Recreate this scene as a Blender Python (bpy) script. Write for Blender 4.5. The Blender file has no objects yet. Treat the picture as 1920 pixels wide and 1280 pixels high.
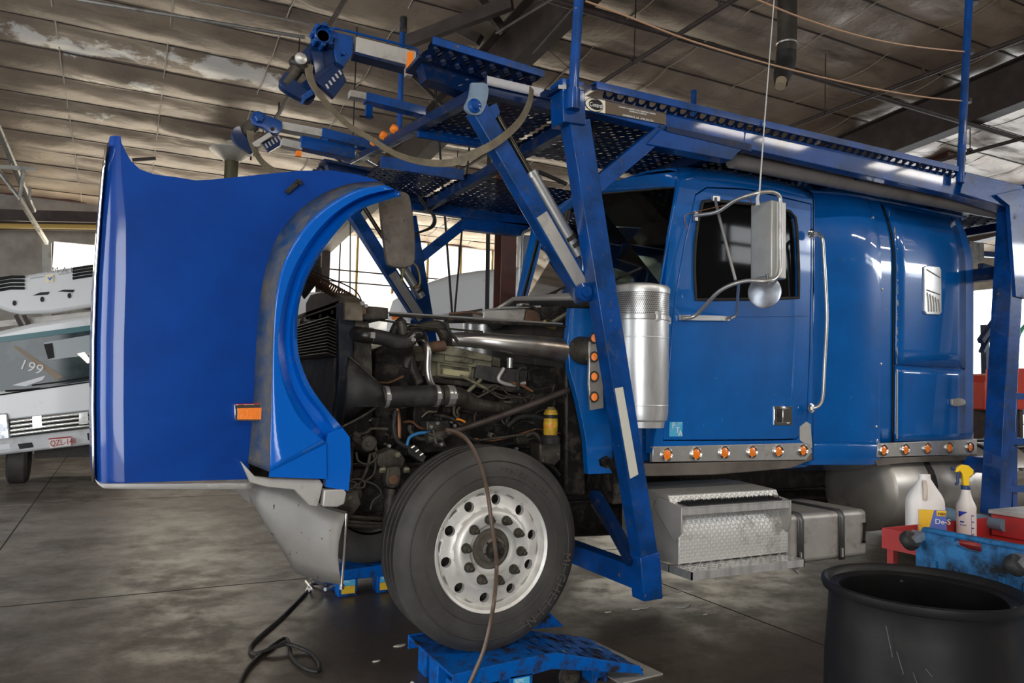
import bpy, bmesh, math, random
from mathutils import Vector as V, Matrix
S = bpy.context.scene
COL = S.collection
rnd = random.Random(7)
PI = math.pi

# ---------------------------------------------------------------- camera
# two vanishing points measured on the photograph: truck length (+X) and shop depth (+Y)
_v1, _v2 = (2740.0, -150.0), (-730.0, -70.0)
FPX = math.sqrt(-(_v1[0]*_v2[0] + _v1[1]*_v2[1]))
_X = V((_v1[0], _v1[1], -FPX)).normalized()
_Y = V((_v2[0], _v2[1], -FPX)).normalized()
_Z = _X.cross(_Y).normalized()
RC = Matrix((_X, _Y, _Z))            # camera space -> world
CAM = V((0, 0, 1.55))
cd = bpy.data.cameras.new('camera'); cam = bpy.data.objects.new('camera', cd); COL.objects.link(cam)
cam.matrix_world = Matrix.Translation(CAM) @ RC.to_4x4()
cd.sensor_width = 36; cd.lens = FPX/1920*36; cd.clip_start = .05; cd.clip_end = 200
S.camera = cam

def at(px, py, Y=None, X=None, Z=None):
    """point of the world seen at a pixel, on the plane Y=.., X=.. or Z=.."""
    d = RC @ V((px-960.0, 640.0-py, -FPX))
    if Y is not None: t = (Y-CAM.y)/d.y
    elif X is not None: t = (X-CAM.x)/d.x
    else: t = (Z-CAM.z)/d.z
    return CAM + d*t
def ats(pts, Y): return [at(x, y, Y=Y) for x, y in pts]

# ---------------------------------------------------------------- light
S.view_settings.view_transform = 'Standard'; S.view_settings.look = 'None'
S.view_settings.gamma = 1; S.view_settings.use_curve_mapping = False
S.view_settings.exposure = 0.12
w = bpy.data.worlds.new('world'); S.world = w; w.use_nodes = True
w.node_tree.nodes['Background'].inputs[0].default_value = (.9, .95, 1, 1)
w.node_tree.nodes['Background'].inputs[1].default_value = 1.6
def area(name, loc, rot, sx, sy, power, col):
    l = bpy.data.lights.new(name, 'AREA'); l.shape = 'RECTANGLE'; l.size = sx; l.size_y = sy
    l.energy = power; l.color = col
    o = bpy.data.objects.new(name, l); COL.objects.link(o); o.location = loc; o.rotation_euler = rot
    return o
# daylight entering by the openings of the shop, plus added fill behind the camera
area('daylight_clerestory_near', (17.2, -5.7, 5.15), (PI/2-.5, 0, .35), 9, .85, 700, (.95, .97, 1))
area('daylight_clerestory_far', (9, 17.85, 4.2), (-PI/2-.25, 0, 0), 22, 1.8, 420, (1, .90, .70))
area('daylight_bay_door_left', (-8.85, 5.0, 2.1), (PI/2, 0, -PI/2), 8, 4.0, 260, (.95, .98, 1))
area('added_bay_door_light', (-5.2, -5.8, 1.9), (PI/2, 0, 0), 6.4, 3.6, 420, (.97, .98, 1))  # unseen near door, added to light the truck side from low left
area('daylight_bay_door_right', (21.8, 12.0, 2.4), (PI/2, 0, PI/2), 7, 4.0, 300, (.92, .97, 1))
LAMPS = [(1.0, -2.6), (5.2, -2.6), (9.4, -2.6), (13.6, -2.6), (-3.0, -2.6)]
for i, (lx, ly) in enumerate(LAMPS): area('added_strip_fill', (lx, ly, 5.93), (0, 0, 0), 2.4, .3, 95, (1, .93, .82))  # unseen strip lights added for diffuse light on the truck

# ---------------------------------------------------------------- materials
MATS = {}
def mat(name, col, rough=.5, metal=0, coat=0, noise=None, dirt=None, bump=None, rvar=0, emit=None, trans=0, ior=1.45, spots=None, alpha=None):
    """noise=(colour2, scale, lo, hi, stretch) dirt=(colour, scale, lo, hi) spots=(colour, scale, thr) bump=(scale, strength)"""
    m = bpy.data.materials.new(name); m.use_nodes = True; MATS[name] = m
    n = m.node_tree.nodes; L = m.node_tree.links; b = n['Principled BSDF']
    b.inputs['Base Color'].default_value = (*col, 1); b.inputs['Roughness'].default_value = rough
    b.inputs['Metallic'].default_value = metal; b.inputs['Coat Weight'].default_value = coat
    b.inputs['Coat Roughness'].default_value = .05
    if 'blue' in name: b.inputs['Specular IOR Level'].default_value = .25
    b.inputs['Transmission Weight'].default_value = trans; b.inputs['IOR'].default_value = ior
    if alpha is not None: b.inputs['Alpha'].default_value = alpha
    tc = n.new('ShaderNodeTexCoord')
    def nz(scale, stretch=(1, 1, 1), detail=6, rough_=.6):
        mp = n.new('ShaderNodeMapping'); mp.inputs['Scale'].default_value = stretch
        L.new(tc.outputs['Object'], mp.inputs[0])
        t = n.new('ShaderNodeTexNoise'); t.inputs['Scale'].default_value = scale; t.inputs['Detail'].default_value = detail
        t.inputs['Roughness'].default_value = rough_
        L.new(mp.outputs[0], t.inputs['Vector']); return t.outputs['Fac']
    def ramp(f, lo, hi):
        r = n.new('ShaderNodeMapRange'); r.inputs['From Min'].default_value = lo; r.inputs['From Max'].default_value = hi
        L.new(f, r.inputs['Value']); return r.outputs[0]
    cur = None
    def mix(f, c2):
        nonlocal cur
        x = n.new('ShaderNodeMix'); x.data_type = 'RGBA'
        if cur is None: x.inputs['A'].default_value = (*col, 1)
        else: L.new(cur, x.inputs['A'])
        x.inputs['B'].default_value = (*c2, 1); L.new(f, x.inputs['Factor']); cur = x.outputs['Result']
    if noise: mix(ramp(nz(noise[1], noise[4] if len(noise) > 4 else (1, 1, 1)), noise[2], noise[3]), noise[0])
    if dirt:
        f = ramp(nz(dirt[1], dirt[4] if len(dirt) > 4 else (1, 1, 1), 10, .7), dirt[2], dirt[3]); mix(f, dirt[0])
        r2 = n.new('ShaderNodeMapRange'); r2.inputs['To Min'].default_value = rough; r2.inputs['To Max'].default_value = min(1, rough+.4)
        L.new(f, r2.inputs['Value']); L.new(r2.outputs[0], b.inputs['Roughness'])
    elif rvar:
        r2 = n.new('ShaderNodeMapRange'); r2.inputs['From Min'].default_value = .3; r2.inputs['From Max'].default_value = .7
        r2.inputs['To Min'].default_value = max(.02, rough-rvar); r2.inputs['To Max'].default_value = rough+rvar
        L.new(nz(7), r2.inputs['Value']); L.new(r2.outputs[0], b.inputs['Roughness'])
    if spots:
        mix(ramp(nz(spots[1], (1, 1, 1), 2, .5), spots[2], spots[2]+.02), spots[0])
    if cur is not None: L.new(cur, b.inputs['Base Color'])
    if bump:
        bp = n.new('ShaderNodeBump'); bp.inputs['Strength'].default_value = bump[1]; bp.inputs['Distance'].default_value = .01
        L.new(nz(bump[0]), bp.inputs['Height']); L.new(bp.outputs[0], b.inputs['Normal'])
    if name in ('black_drum_plastic', 'cabover_glass'): b.inputs['Specular IOR Level'].default_value = .25
    if emit:
        b.inputs['Emission Color'].default_value = (*emit[0], 1); b.inputs['Emission Strength'].default_value = emit[1]
    return m
BLUE = (.0, .095, .34)
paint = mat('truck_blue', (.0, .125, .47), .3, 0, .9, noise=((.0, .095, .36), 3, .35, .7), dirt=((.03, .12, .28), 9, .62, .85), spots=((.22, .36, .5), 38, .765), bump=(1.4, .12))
hoodp = mat('hood_blue', (.0, .050, .30), .3, 0, .6, noise=((.0, .036, .23), 3, .35, .7), dirt=((.03, .08, .2), 12, .66, .9), spots=((.3, .4, .45), 40, .80))  # truck paint darkened on the hood, its shade put into the colour
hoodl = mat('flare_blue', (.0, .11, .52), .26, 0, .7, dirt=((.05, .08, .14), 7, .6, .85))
rackp = mat('rack_blue', (.001, .060, .28), .33, 0, .3, noise=((.001, .035, .14), 5, .42, .62), dirt=((.06, .065, .07), 14, .56, .74), spots=((.22, .12, .06), 30, .74), bump=(40, .1))
rackd = mat('rack_blue_dark', (.002, .018, .075), .4, 0, .2, dirt=((.05, .045, .042), 10, .5, .75), bump=(40, .15))
grimep = mat('grimy_blue', (.012, .05, .14), .5, 0, 0, dirt=((.12, .11, .10), 8, .38, .62), bump=(60, .3))
chrome = mat('chrome', (.82, .82, .80), .12, 1, rvar=.06)
steel = mat('brushed_steel', (.60, .59, .57), .3, .75, dirt=((.25, .22, .19), 6, .5, .8))
alum = mat('aluminium', (.78, .78, .77), .36, .7, noise=((.52, .52, .51), 5, .4, .7, (3, 3, .5)), dirt=((.3, .28, .25), 5, .6, .85))
alumw = mat('wheel_aluminium', (.78, .76, .72), .5, .55, noise=((.55, .53, .5), 6, .45, .75), bump=(80, .05))
oldalum = mat('dull_aluminium', (.52, .50, .47), .5, .45, noise=((.40, .38, .35), 4, .4, .7), dirt=((.16, .14, .12), 5, .55, .8), bump=(30, .1))
plate_ = mat('bumper_metal', (.25, .235, .215), .55, .35, noise=((.22, .20, .18), 4, .4, .7), spots=((.02, .018, .015), 32, .70), bump=(25, .06))
rust = mat('rusty_metal', (.16, .085, .045), .7, .3, noise=((.07, .045, .035), 9, .4, .65), bump=(50, .3))
tubem = mat('exhaust_pipe_metal', (.55, .53, .50), .32, .95, noise=((.30, .17, .08), 3.2, .52, .68), dirt=((.10, .075, .055), 4, .6, .8))
black = mat('black_rubber', (.018, .017, .017), .55, dirt=((.075, .065, .055), 10, .5, .8), bump=(60, .2))
blackm = mat('greasy_black_metal', (.022, .020, .018), .45, .4, dirt=((.11, .09, .07), 12, .48, .72), bump=(50, .35))
grease = mat('greasy_iron', (.085, .075, .06), .5, .5, noise=((.03, .026, .022), 9, .4, .65), spots=((.2, .15, .1), 30, .70), bump=(45, .5))
engine = mat('engine_tan', (.24, .22, .15), .5, .3, noise=((.09, .08, .055), 7, .42, .66), dirt=((.03, .027, .022), 12, .5, .72), bump=(40, .3))
tyre = mat('tyre_rubber', (.040, .037, .034), .62, noise=((.075, .068, .06), 5, .4, .75), bump=(90, .15))
darkint = mat('dark_interior', (.012, .012, .014), .7)
greyint = mat('grey_interior', (.10, .11, .13), .7)
amber = mat('amber_lens', (.95, .22, .01), .18, 0, .5, emit=((1, .25, .01), .05), bump=(150, .3))
redlens = mat('red_lens', (.6, .03, .02), .2, 0, .5)
glass = mat('glass', (.75, .85, .87), .03, 0, 0, trans=1, ior=1.2)
glassd = mat('tinted_windscreen', (.30, .42, .44), .04, 0, 0, trans=1, ior=1.3, dirt=((.2, .22, .2), 22, .66, .9))
white = mat('white_paint', (.72, .73, .74), .35, 0, .3, dirt=((.35, .33, .3), 5, .6, .9))
whited = mat('off_white_paint', (.55, .56, .57), .4, dirt=((.25, .23, .2), 5, .5, .85))
strapm = mat('strap_webbing', (.20, .165, .11), .85, noise=((.12, .10, .07), 12, .4, .7), bump=(200, .3))
rope = mat('copper_rope', (.55, .33, .2), .5, .2)
drum = mat('black_drum_plastic', (.009, .009, .010), .5, noise=((.022, .020, .018), 5, .5, .8), spots=((.13, .12, .11), 12, .72), bump=(14, .15))
redm = mat('red_tool_paint', (.42, .03, .03), .4, dirt=((.16, .04, .03), 8, .5, .8))
bluep = mat('blue_moulded_plastic', (.02, .14, .34), .45, dirt=((.015, .016, .018), 7, .44, .62), bump=(18, .3))
jugm = mat('translucent_white_plastic', (.74, .71, .68), .4, noise=((.55, .48, .42), 7, .5, .8))
labelw = mat('white_label', (.75, .76, .80), .5)
yellow = mat('yellow_plastic', (.85, .55, .02), .35)
yellab = mat('yellow_label', (.80, .50, .03), .5, dirt=((.10, .08, .03), 14, .5, .72))
bluelab = mat('blue_label', (.10, .16, .50), .5)
skyb = mat('sky_blue_sticker', (.08, .45, .72), .45, noise=((.45, .6, .65), 30, .5, .8))
jackb = mat('jack_blue_paint', (.0, .10, .42), .38, dirt=((.018, .016, .018), 9, .47, .62), bump=(30, .2))
ink = mat('black_ink', (.01, .01, .01), .6)
inkw = mat('white_print', (.8, .8, .78), .6)
brownp = mat('brown_plate', (.12, .09, .065), .4, .5)
silverp = mat('silver_plate', (.55, .52, .45), .35, .8)
primer = mat('red_oxide_steel', (.11, .042, .032), .6, noise=((.07, .03, .025), 4, .4, .7))
darkst = mat('dark_roof_steel', (.035, .024, .020), .6, noise=((.06, .045, .04), 4, .4, .7))
galv = mat('galvanised_pipe', (.30, .29, .27), .45, .6, dirt=((.1, .09, .08), 5, .5, .8))
greenp = mat('green_hose_rubber', (.10, .42, .25), .5)
pvc = mat('grey_plastic_pipe', (.16, .25, .32), .4)
conduit = mat('grey_conduit', (.22, .20, .19), .45, dirt=((.10, .09, .08), 6, .5, .8))
matbr = mat('bristle_black', (.008, .008, .009), .8)
hosem = mat('brown_air_hose', (.13, .085, .06), .35, noise=((.07, .05, .04), 9, .4, .7))
copperm = mat('copper_line', (.30, .14, .07), .5, .6, dirt=((.06, .04, .03), 10, .5, .7))
brightw = mat('daylit_window_panel', (.9, .9, .88), .6, emit=((1, .97, .90), 1.35))
brightn = mat('daylit_clerestory_panel', (.9, .9, .9), .6, emit=((.92, .96, 1), 7))
brightd = mat('daylit_opening', (.9, .95, 1), .6, emit=((.86, .94, 1), 2.6))

# ---------------------------------------------------------------- mesh helpers
def basis(d, up=V((0, 0, 1))):
    d = V(d).normalized(); up = V(up)
    if abs(d.dot(up.normalized())) > .99: up = V((0, 1, 0)) if abs(d.y) < .9 else V((1, 0, 0))
    s = d.cross(up).normalized(); u = s.cross(d).normalized()
    return d, s, u
def smooth_path(pts, k=6):
    pts = [V(p) for p in pts]
    if len(pts) < 3: return pts
    out = []; P = [pts[0]*2-pts[1]] + pts + [pts[-1]*2-pts[-2]]
    for i in range(1, len(P)-2):
        a, b, c, d = P[i-1:i+3]
        for j in range(k):
            t = j/k
            out.append(.5*((2*b)+(c-a)*t+(2*a-5*b+4*c-d)*t*t+(3*b-a-3*c+d)*t**3))
    out.append(pts[-1]); return out
class M:
    def __init__(s): s.v = []; s.f = []
    def add(s, vs, fs):
        k = len(s.v); s.v += [V(p) for p in vs]; s.f += [tuple(i+k for i in f) for f in fs]; return s
    def box(s, a, b):
        x0, y0, z0 = a; x1, y1, z1 = b
        return s.add([(x0,y0,z0),(x1,y0,z0),(x1,y1,z0),(x0,y1,z0),(x0,y0,z1),(x1,y0,z1),(x1,y1,z1),(x0,y1,z1)],
                     [(3,2,1,0),(4,5,6,7),(0,1,5,4),(1,2,6,5),(2,3,7,6),(3,0,4,7)])
    def bar(s, p, q, w, h, up=(0, 0, 1), w2=None, h2=None):
        """box from p to q, w across, h along up"""
        p = V(p); q = V(q); d, sd, u = basis(q-p, up); w2 = w2 or w; h2 = h2 or h
        vs = [p+sd*a*w/2+u*b*h/2 for a, b in ((-1,-1),(1,-1),(1,1),(-1,1))] + [q+sd*a*w2/2+u*b*h2/2 for a, b in ((-1,-1),(1,-1),(1,1),(-1,1))]
        return s.add(vs, [(3,2,1,0),(4,5,6,7),(0,1,5,4),(1,2,6,5),(2,3,7,6),(3,0,4,7)])
    def tube(s, pts, r, n=10, sm=0, caps=True):
        pts = [V(p) for p in pts]
        if sm:
            if isinstance(r, (list, tuple)):
                m0 = len(pts); pts = smooth_path(pts, sm); m1 = len(pts)
                rr = []
                for i in range(m1):
                    t = i/(m1-1)*(m0-1); a = min(int(t), m0-2); rr.append(r[a]+(r[a+1]-r[a])*(t-a))
                r = rr
            else: pts = smooth_path(pts, sm)
        m = len(pts); k = len(s.v); pu = None
        for i, p in enumerate(pts):
            d = (pts[min(i+1, m-1)]-pts[max(i-1, 0)])
            if d.length < 1e-9: d = V((0,0,1))
            d.normalize()
            if pu is None: _, sd, u = basis(d)
            else:
                u = (pu-d*pu.dot(d)); u = u.normalized() if u.length > 1e-6 else basis(d)[2]; sd = d.cross(u)
            pu = u; ri = r[i] if isinstance(r, (list, tuple)) else r
            for j in range(n):
                a = 2*PI*j/n; s.v.append(p+(sd*math.cos(a)+u*math.sin(a))*ri)
        for i in range(m-1):
            for j in range(n):
                a = k+i*n+j; b = k+i*n+(j+1) % n; s.f.append((a, b, b+n, a+n))
        if caps: s.f.append(tuple(k+j for j in range(n-1, -1, -1))); s.f.append(tuple(k+(m-1)*n+j for j in range(n)))
        return s
    def lathe(s, prof, o, axis=(0, 0, 1), n=32, caps=True, up=(0, 0, 1), sx=1, sy=1, ph=0):
        """prof = [(radius, height along axis)]"""
        o = V(o); d, sd, u = basis(axis, up); k = len(s.v)
        for r, t in prof:
            for j in range(n):
                a = 2*PI*j/n+ph; s.v.append(o+d*t+sd*(math.cos(a)*r*sx)+u*(math.sin(a)*r*sy))
        for i in range(len(prof)-1):
            for j in range(n):
                a = k+i*n+j; b = k+i*n+(j+1) % n; s.f.append((a, b, b+n, a+n))
        if caps:
            if prof[0][0] > 1e-5: s.f.append(tuple(k+j for j in range(n-1, -1, -1)))
            if prof[-1][0] > 1e-5: s.f.append(tuple(k+(len(prof)-1)*n+j for j in range(n)))
        return s
    def bolt(s, o, axis, r, h): return s.lathe([(r, 0), (r, h*.8), (r*.8, h)], o, axis, 6)
    def prism(s, pts, off):
        off = V(off); n = len(pts); k = len(s.v); s.v += [V(p) for p in pts]+[V(p)+off for p in pts]
        s.f.append(tuple(k+i for i in range(n))); s.f.append(tuple(k+n+i for i in range(n-1, -1, -1)))
        for i in range(n): j = (i+1) % n; s.f.append((k+i, k+n+i, k+n+j, k+j))
        return s
    def loft(s, rows, closed=False):
        k = len(s.v); n = len(rows[0])
        for r in rows: s.v += [V(p) for p in r]
        for i in range(len(rows)-1):
            for j in range(n if closed else n-1):
                a = k+i*n+j; b = k+i*n+(j+1) % n; s.f.append((a, b, b+n, a+n))
        return s
    def ring(s, outer, inner, off):
        """frame between two outlines with equally many points, thickened by off"""
        off = V(off); o2 = [V(p)+off for p in outer]; i2 = [V(p)+off for p in inner]
        return s.loft([outer, inner, i2, o2, outer], closed=True)
    def perf(s, o, u, v, nu, nv, hole=.5, off=(0, 0, -.01), n=8, stag=False, lip=0):
        """plate with a grid of round holes: nu x nv cells spanned by vectors u and v"""
        o = V(o); u = V(u)/nu; v = V(v)/nv; off = V(off); nd = off.normalized()
        for i in range(nu):
            for j in range(nv):
                c = o+u*(i+.5)+v*(j+.5); out = []; inn = []
                for a in range(n):
                    t = 2*PI*(a+.5)/n; cx, sy = math.cos(t), math.sin(t); mx = max(abs(cx), abs(sy))
                    out.append(c+u*(cx/mx*.5)+v*(sy/mx*.5))
                    hx = hole*(1 if not stag or (i+j) % 2 else .0001)
                    inn.append(c+u*(cx*.5*hx)+v*(sy*.5*hx))
                if lip:
                    lp = [p+nd*lip+(c-p)*.12 for p in inn]
                    s.loft([out, inn, lp], closed=True)
                    s.loft([[p+off for p in out], [p+off for p in inn]], closed=True)
                else: s.loft([out, inn, [p+off for p in inn], [p+off for p in out]], closed=True)
        return s
ORI = {}
def link(o, parent):
    COL.objects.link(o)
    if parent is not None: o.parent = parent
def build(m, name, material, parent=None, bevel=0, smooth=True, seg=2, label=None, subsurf=0, solid=0, mods=None):
    me = bpy.data.meshes.new(name)
    xs = [p.x for p in m.v]; ys = [p.y for p in m.v]; zs = [p.z for p in m.v]
    c = V(((min(xs)+max(xs))/2, (min(ys)+max(ys))/2, min(zs)))
    me.from_pydata([p-c for p in m.v], [], m.f); me.update()
    bm = bmesh.new(); bm.from_mesh(me); bmesh.ops.remove_doubles(bm, verts=bm.verts, dist=2e-5)
    bmesh.ops.recalc_face_normals(bm, faces=bm.faces); bm.to_mesh(me); bm.free()
    if smooth: me.shade_smooth(); me.set_sharp_from_angle(angle=math.radians(38))
    o = bpy.data.objects.new(name, me); link(o, parent)
    po = ORI[parent.name] if parent is not None else V((0, 0, 0))
    o.location = c-po; ORI[o.name] = c
    if material: me.materials.append(material)
    if solid: md = o.modifiers.new('solid', 'SOLIDIFY'); md.thickness = solid; md.offset = 0
    if bevel: md = o.modifiers.new('bevel', 'BEVEL'); md.width = bevel; md.segments = seg; md.limit_method = 'ANGLE'; md.angle_limit = math.radians(40); md.harden_normals = False
    if subsurf: md = o.modifiers.new('sub', 'SUBSURF'); md.levels = md.render_levels = subsurf
    if label: o['label'] = label
    return o
def thing(name, label, cat, loc, group=None):
    o = bpy.data.objects.new(name, None); COL.objects.link(o); o.location = loc; o.empty_display_size = .1
    o['label'] = label; o['category'] = cat; ORI[o.name] = V(loc)
    if group: o['group'] = group
    return o
def tag(o, label, cat, group=None):
    o['label'] = label; o['category'] = cat
    if group: o['group'] = group
    return o
def struct(o): o['kind'] = 'structure'; return o
def copy_tree(o, parent=None):
    c = o.copy(); COL.objects.link(c); c.parent = parent; ORI[c.name] = ORI[o.name]
    for ch in list(o.children): copy_tree(ch, c)
    return c
def text(s, name, o, u, v, size, material, parent, depth=.001, align='LEFT', label=None, width=None):
    """flat raised lettering: o = origin, u = reading direction, v = up"""
    cu = bpy.data.curves.new(name, 'FONT'); cu.body = s; cu.size = size; cu.extrude = depth; cu.align_x = align
    cu.resolution_u = 3
    t = bpy.data.objects.new('tmp', cu); COL.objects.link(t)
    dg = bpy.context.evaluated_depsgraph_get(); me0 = bpy.data.meshes.new_from_object(t.evaluated_get(dg))
    u = V(u).normalized(); v = V(v); v = (v-u*v.dot(u)).normalized(); n_ = u.cross(v)
    k = 1
    if width:
        xs = [q.co.x for q in me0.vertices]; k = width/(max(xs)-min(xs))
    m = M(); m.add([V(o)+u*q.co.x*k+v*q.co.y+n_*q.co.z for q in me0.vertices], [tuple(p.vertices) for p in me0.polygons])
    bpy.data.objects.remove(t); bpy.data.meshes.remove(me0)
    return build(m, name, material, parent, smooth=False, label=label)
# ================================================================ the shop
WY = 18.0; BY = -6.0; LX = -9.0; RX = 22.0
def roof(Y): return 1.55+5.22-.0833*Y
# concrete floor
cm = mat('stained_concrete', (.2,.2,.2), .42)
def concrete(m):
    n = m.node_tree.nodes; L = m.node_tree.links; b = n['Principled BSDF']
    tc = n.new('ShaderNodeTexCoord')
    def nz(sc, det, rg, st=(1, 1, 1)):
        mp = n.new('ShaderNodeMapping'); mp.inputs['Scale'].default_value = st; L.new(tc.outputs['Object'], mp.inputs[0])
        t = n.new('ShaderNodeTexNoise'); t.inputs['Scale'].default_value = sc; t.inputs['Detail'].default_value = det
        t.inputs['Roughness'].default_value = rg; L.new(mp.outputs[0], t.inputs['Vector']); return t.outputs['Fac']
    def rg(f, a, b_, c=0, d=1):
        r = n.new('ShaderNodeMapRange'); r.interpolation_type = 'SMOOTHSTEP'
        r.inputs['From Min'].default_value = a; r.inputs['From Max'].default_value = b_
        r.inputs['To Min'].default_value = c; r.inputs['To Max'].default_value = d; L.new(f, r.inputs['Value']); return r.outputs[0]
    def mx(A, B, f):
        x = n.new('ShaderNodeMix'); x.data_type = 'RGBA'
        if isinstance(A, tuple): x.inputs['A'].default_value = (*A, 1)
        else: L.new(A, x.inputs['A'])
        x.inputs['B'].default_value = (*B, 1); L.new(f, x.inputs['Factor']); return x.outputs['Result']
    def mul(a, b_):
        q = n.new('ShaderNodeMath'); q.operation = 'MULTIPLY'; L.new(a, q.inputs[0])
        if isinstance(b_, float): q.inputs[1].default_value = b_
        else: L.new(b_, q.inputs[1])
        return q.outputs[0]
    c = mx((.31, .275, .24), (.18, .15, .125), rg(nz(1.6, 10, .7), .38, .62))
    # darker brown around the truck and its work area, with a ragged edge
    sx = n.new('ShaderNodeSeparateXYZ'); L.new(tc.outputs['Object'], sx.inputs[0])
    grad = n.new('ShaderNodeVectorMath'); grad.operation = 'DISTANCE'
    mp = n.new('ShaderNodeMapping'); mp.inputs['Scale'].default_value = (.42, .75, 1); L.new(tc.outputs['Object'], mp.inputs[0])
    L.new(mp.outputs[0], grad.inputs[0]); grad.inputs[1].default_value = (FLC[0]*.42, FLC[1]*.75, 0)
    ad = n.new('ShaderNodeMath'); ad.operation = 'ADD'; L.new(grad.outputs['Value'], ad.inputs[0])
    L.new(rg(nz(1.3, 8, .65), .2, .8, -.9, .9), ad.inputs[1])
    near = rg(ad.outputs[0], 1.5, 3.0, 1, 0)
    c = mx(c, (.058, .045, .035), mul(near, .93))
    c = mx(c, (.03, .022, .018), mul(rg(nz(2.3, 14, .78), .52, .68), .7))
    c = mx(c, (.34, .31, .27), mul(rg(nz(7, 14, .8, (1, 1.4, 1)), .60, .8), .22))
    c = mx(c, (.035, .026, .02), mul(rg(nz(26, 10, .85), .52, .72), .55))
    c = mx(c, (.07, .052, .04), mul(rg(nz(.8, 6, .6), .45, .62), .55))
    L.new(c, b.inputs['Base Color'])
    L.new(rg(nz(3, 8, .7), .35, .65, .32, .55), b.inputs['Roughness'])
    bp = n.new('ShaderNodeBump'); bp.inputs['Strength'].default_value = .25; bp.inputs['Distance'].default_value = .01
    L.new(nz(14, 8, .7), bp.inputs['Height']); L.new(bp.outputs[0], b.inputs['Normal'])
FLC = (2.9-(LX+RX)/2, 4.0-(BY+WY)/2)
concrete(cm)
fm = M(); fm.box((LX, BY, -.2), (RX, WY, 0)); struct(build(fm, 'floor', cm))
# expansion joints cut into the slab
jm = mat('joint_filler', (.02, .018, .015), .8)
g = M()
for yy in (-1.2, 2.4, 6.15, 11.0, 15.5): g.box((LX, yy-.006, 0), (RX, yy+.006, .0015))
for xx in (-5, -.9, 3.95, 8.7, 13.5, 18): g.box((xx-.006, BY, 0), (xx+.006, WY, .0012))
struct(build(g, 'trim_1', jm))
# ceiling: insulation blanket sagging between purlins, seams every 1.25 m
blm = mat('insulation_blanket', (.38, .30, .23), .40, .3, noise=((.24, .19, .15), 1.1, .35, .65), dirt=((.16, .125, .10), 1.0, .52, .68, (.35, 1.8, 1)), bump=(7, 1.0))
def ceil_pt(px, py):
    Y = 10.
    for _ in range(30):
        p_ = at(px, py, Z=roof(Y)); Y = p_.y*.5+Y*.5
    return p_
def stains(m):
    n = m.node_tree.nodes; L = m.node_tree.links; b = n['Principled BSDF']; tc = n.new('ShaderNodeTexCoord')
    src = b.inputs['Base Color'].links[0].from_socket; tot = None
    nz = n.new('ShaderNodeTexNoise'); nz.inputs['Scale'].default_value = 2.6; nz.inputs['Detail'].default_value = 12; nz.inputs['Roughness'].default_value = .68; L.new(tc.outputs['Object'], nz.inputs['Vector'])
    oc = V(((LX+RX)/2, (BY+WY)/2, 0))
    for px, py, sx, sy, k in ((100, 72, .8, 2.2, .62), (215, 95, .9, 2.6, .6), (150, 92, .8, 3, .55), (225, 150, 1.2, 2.6, .55), (430, 128, .7, 2.4, .75), (500, 142, 1.0, 3, .6), (340, 118, 1.2, 3, .5), (200, 215, 1.6, 4, .4)):
        p_ = ceil_pt(px, py)-oc
        mp = n.new('ShaderNodeMapping'); mp.inputs['Location'].default_value = (-p_.x*sx, -p_.y*sy, 0); mp.inputs['Scale'].default_value = (sx, sy, 0); L.new(tc.outputs['Object'], mp.inputs[0])
        ln = n.new('ShaderNodeVectorMath'); ln.operation = 'LENGTH'; L.new(mp.outputs[0], ln.inputs[0])
        r = n.new('ShaderNodeMapRange'); r.interpolation_type = 'SMOOTHSTEP'; r.inputs['From Min'].default_value = 0; r.inputs['From Max'].default_value = 1.5; r.inputs['To Min'].default_value = k; r.inputs['To Max'].default_value = 0; L.new(ln.outputs['Value'], r.inputs['Value'])
        if tot is None: tot = r.outputs[0]
        else: q = n.new('ShaderNodeMath'); q.operation = 'MAXIMUM'; L.new(tot, q.inputs[0]); L.new(r.outputs[0], q.inputs[1]); tot = q.outputs[0]
    a = n.new('ShaderNodeMath'); a.operation = 'MULTIPLY_ADD'; L.new(tot, a.inputs[0]); a.inputs[1].default_value = .55; L.new(nz.outputs['Fac'], a.inputs[2])
    r = n.new('ShaderNodeMapRange'); r.inputs['From Min'].default_value = .74; r.inputs['From Max'].default_value = .82; L.new(a.outputs[0], r.inputs['Value'])
    x = n.new('ShaderNodeMix'); x.data_type = 'RGBA'; L.new(r.outputs[0], x.inputs['Factor']); L.new(src, x.inputs['A']); x.inputs['B'].default_value = (.80, .78, .76, 1); L.new(x.outputs['Result'], b.inputs['Base Color'])
stains(blm)
PS = .78; SS = 1.25
rows = []
ny = int((WY-BY)/.065); nx = int((RX-LX)/.156)
for j in range(ny+1):
    Y = BY+(WY-BY)*j/ny; fy = ((Y-.4)/PS) % 1.0; row = []
    for i in range(nx+1):
        X = LX+(RX-LX)*i/nx; fx = (X+.94)/SS % 1.0
        k = math.floor((Y-.4)/PS); q = math.floor((X+.94)/SS)
        amp = (.055 if k % 2 else .085)+.025*math.sin(k*2.3+q*1.7)
        sag = amp*(math.sin(PI*fy)**.7)*(.55+.45*math.sin(PI*fx)**.5)
        w_ = (.007*math.sin(X*13+k*2+3*fy)+.006*math.sin(X*5-9*fy+k))*math.sin(PI*fy)
        row.append((X, Y, roof(Y)-sag-w_))
    rows.append(row)
c = M(); c.loft(rows); struct(build(c, 'ceiling', blm, smooth=True))
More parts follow.
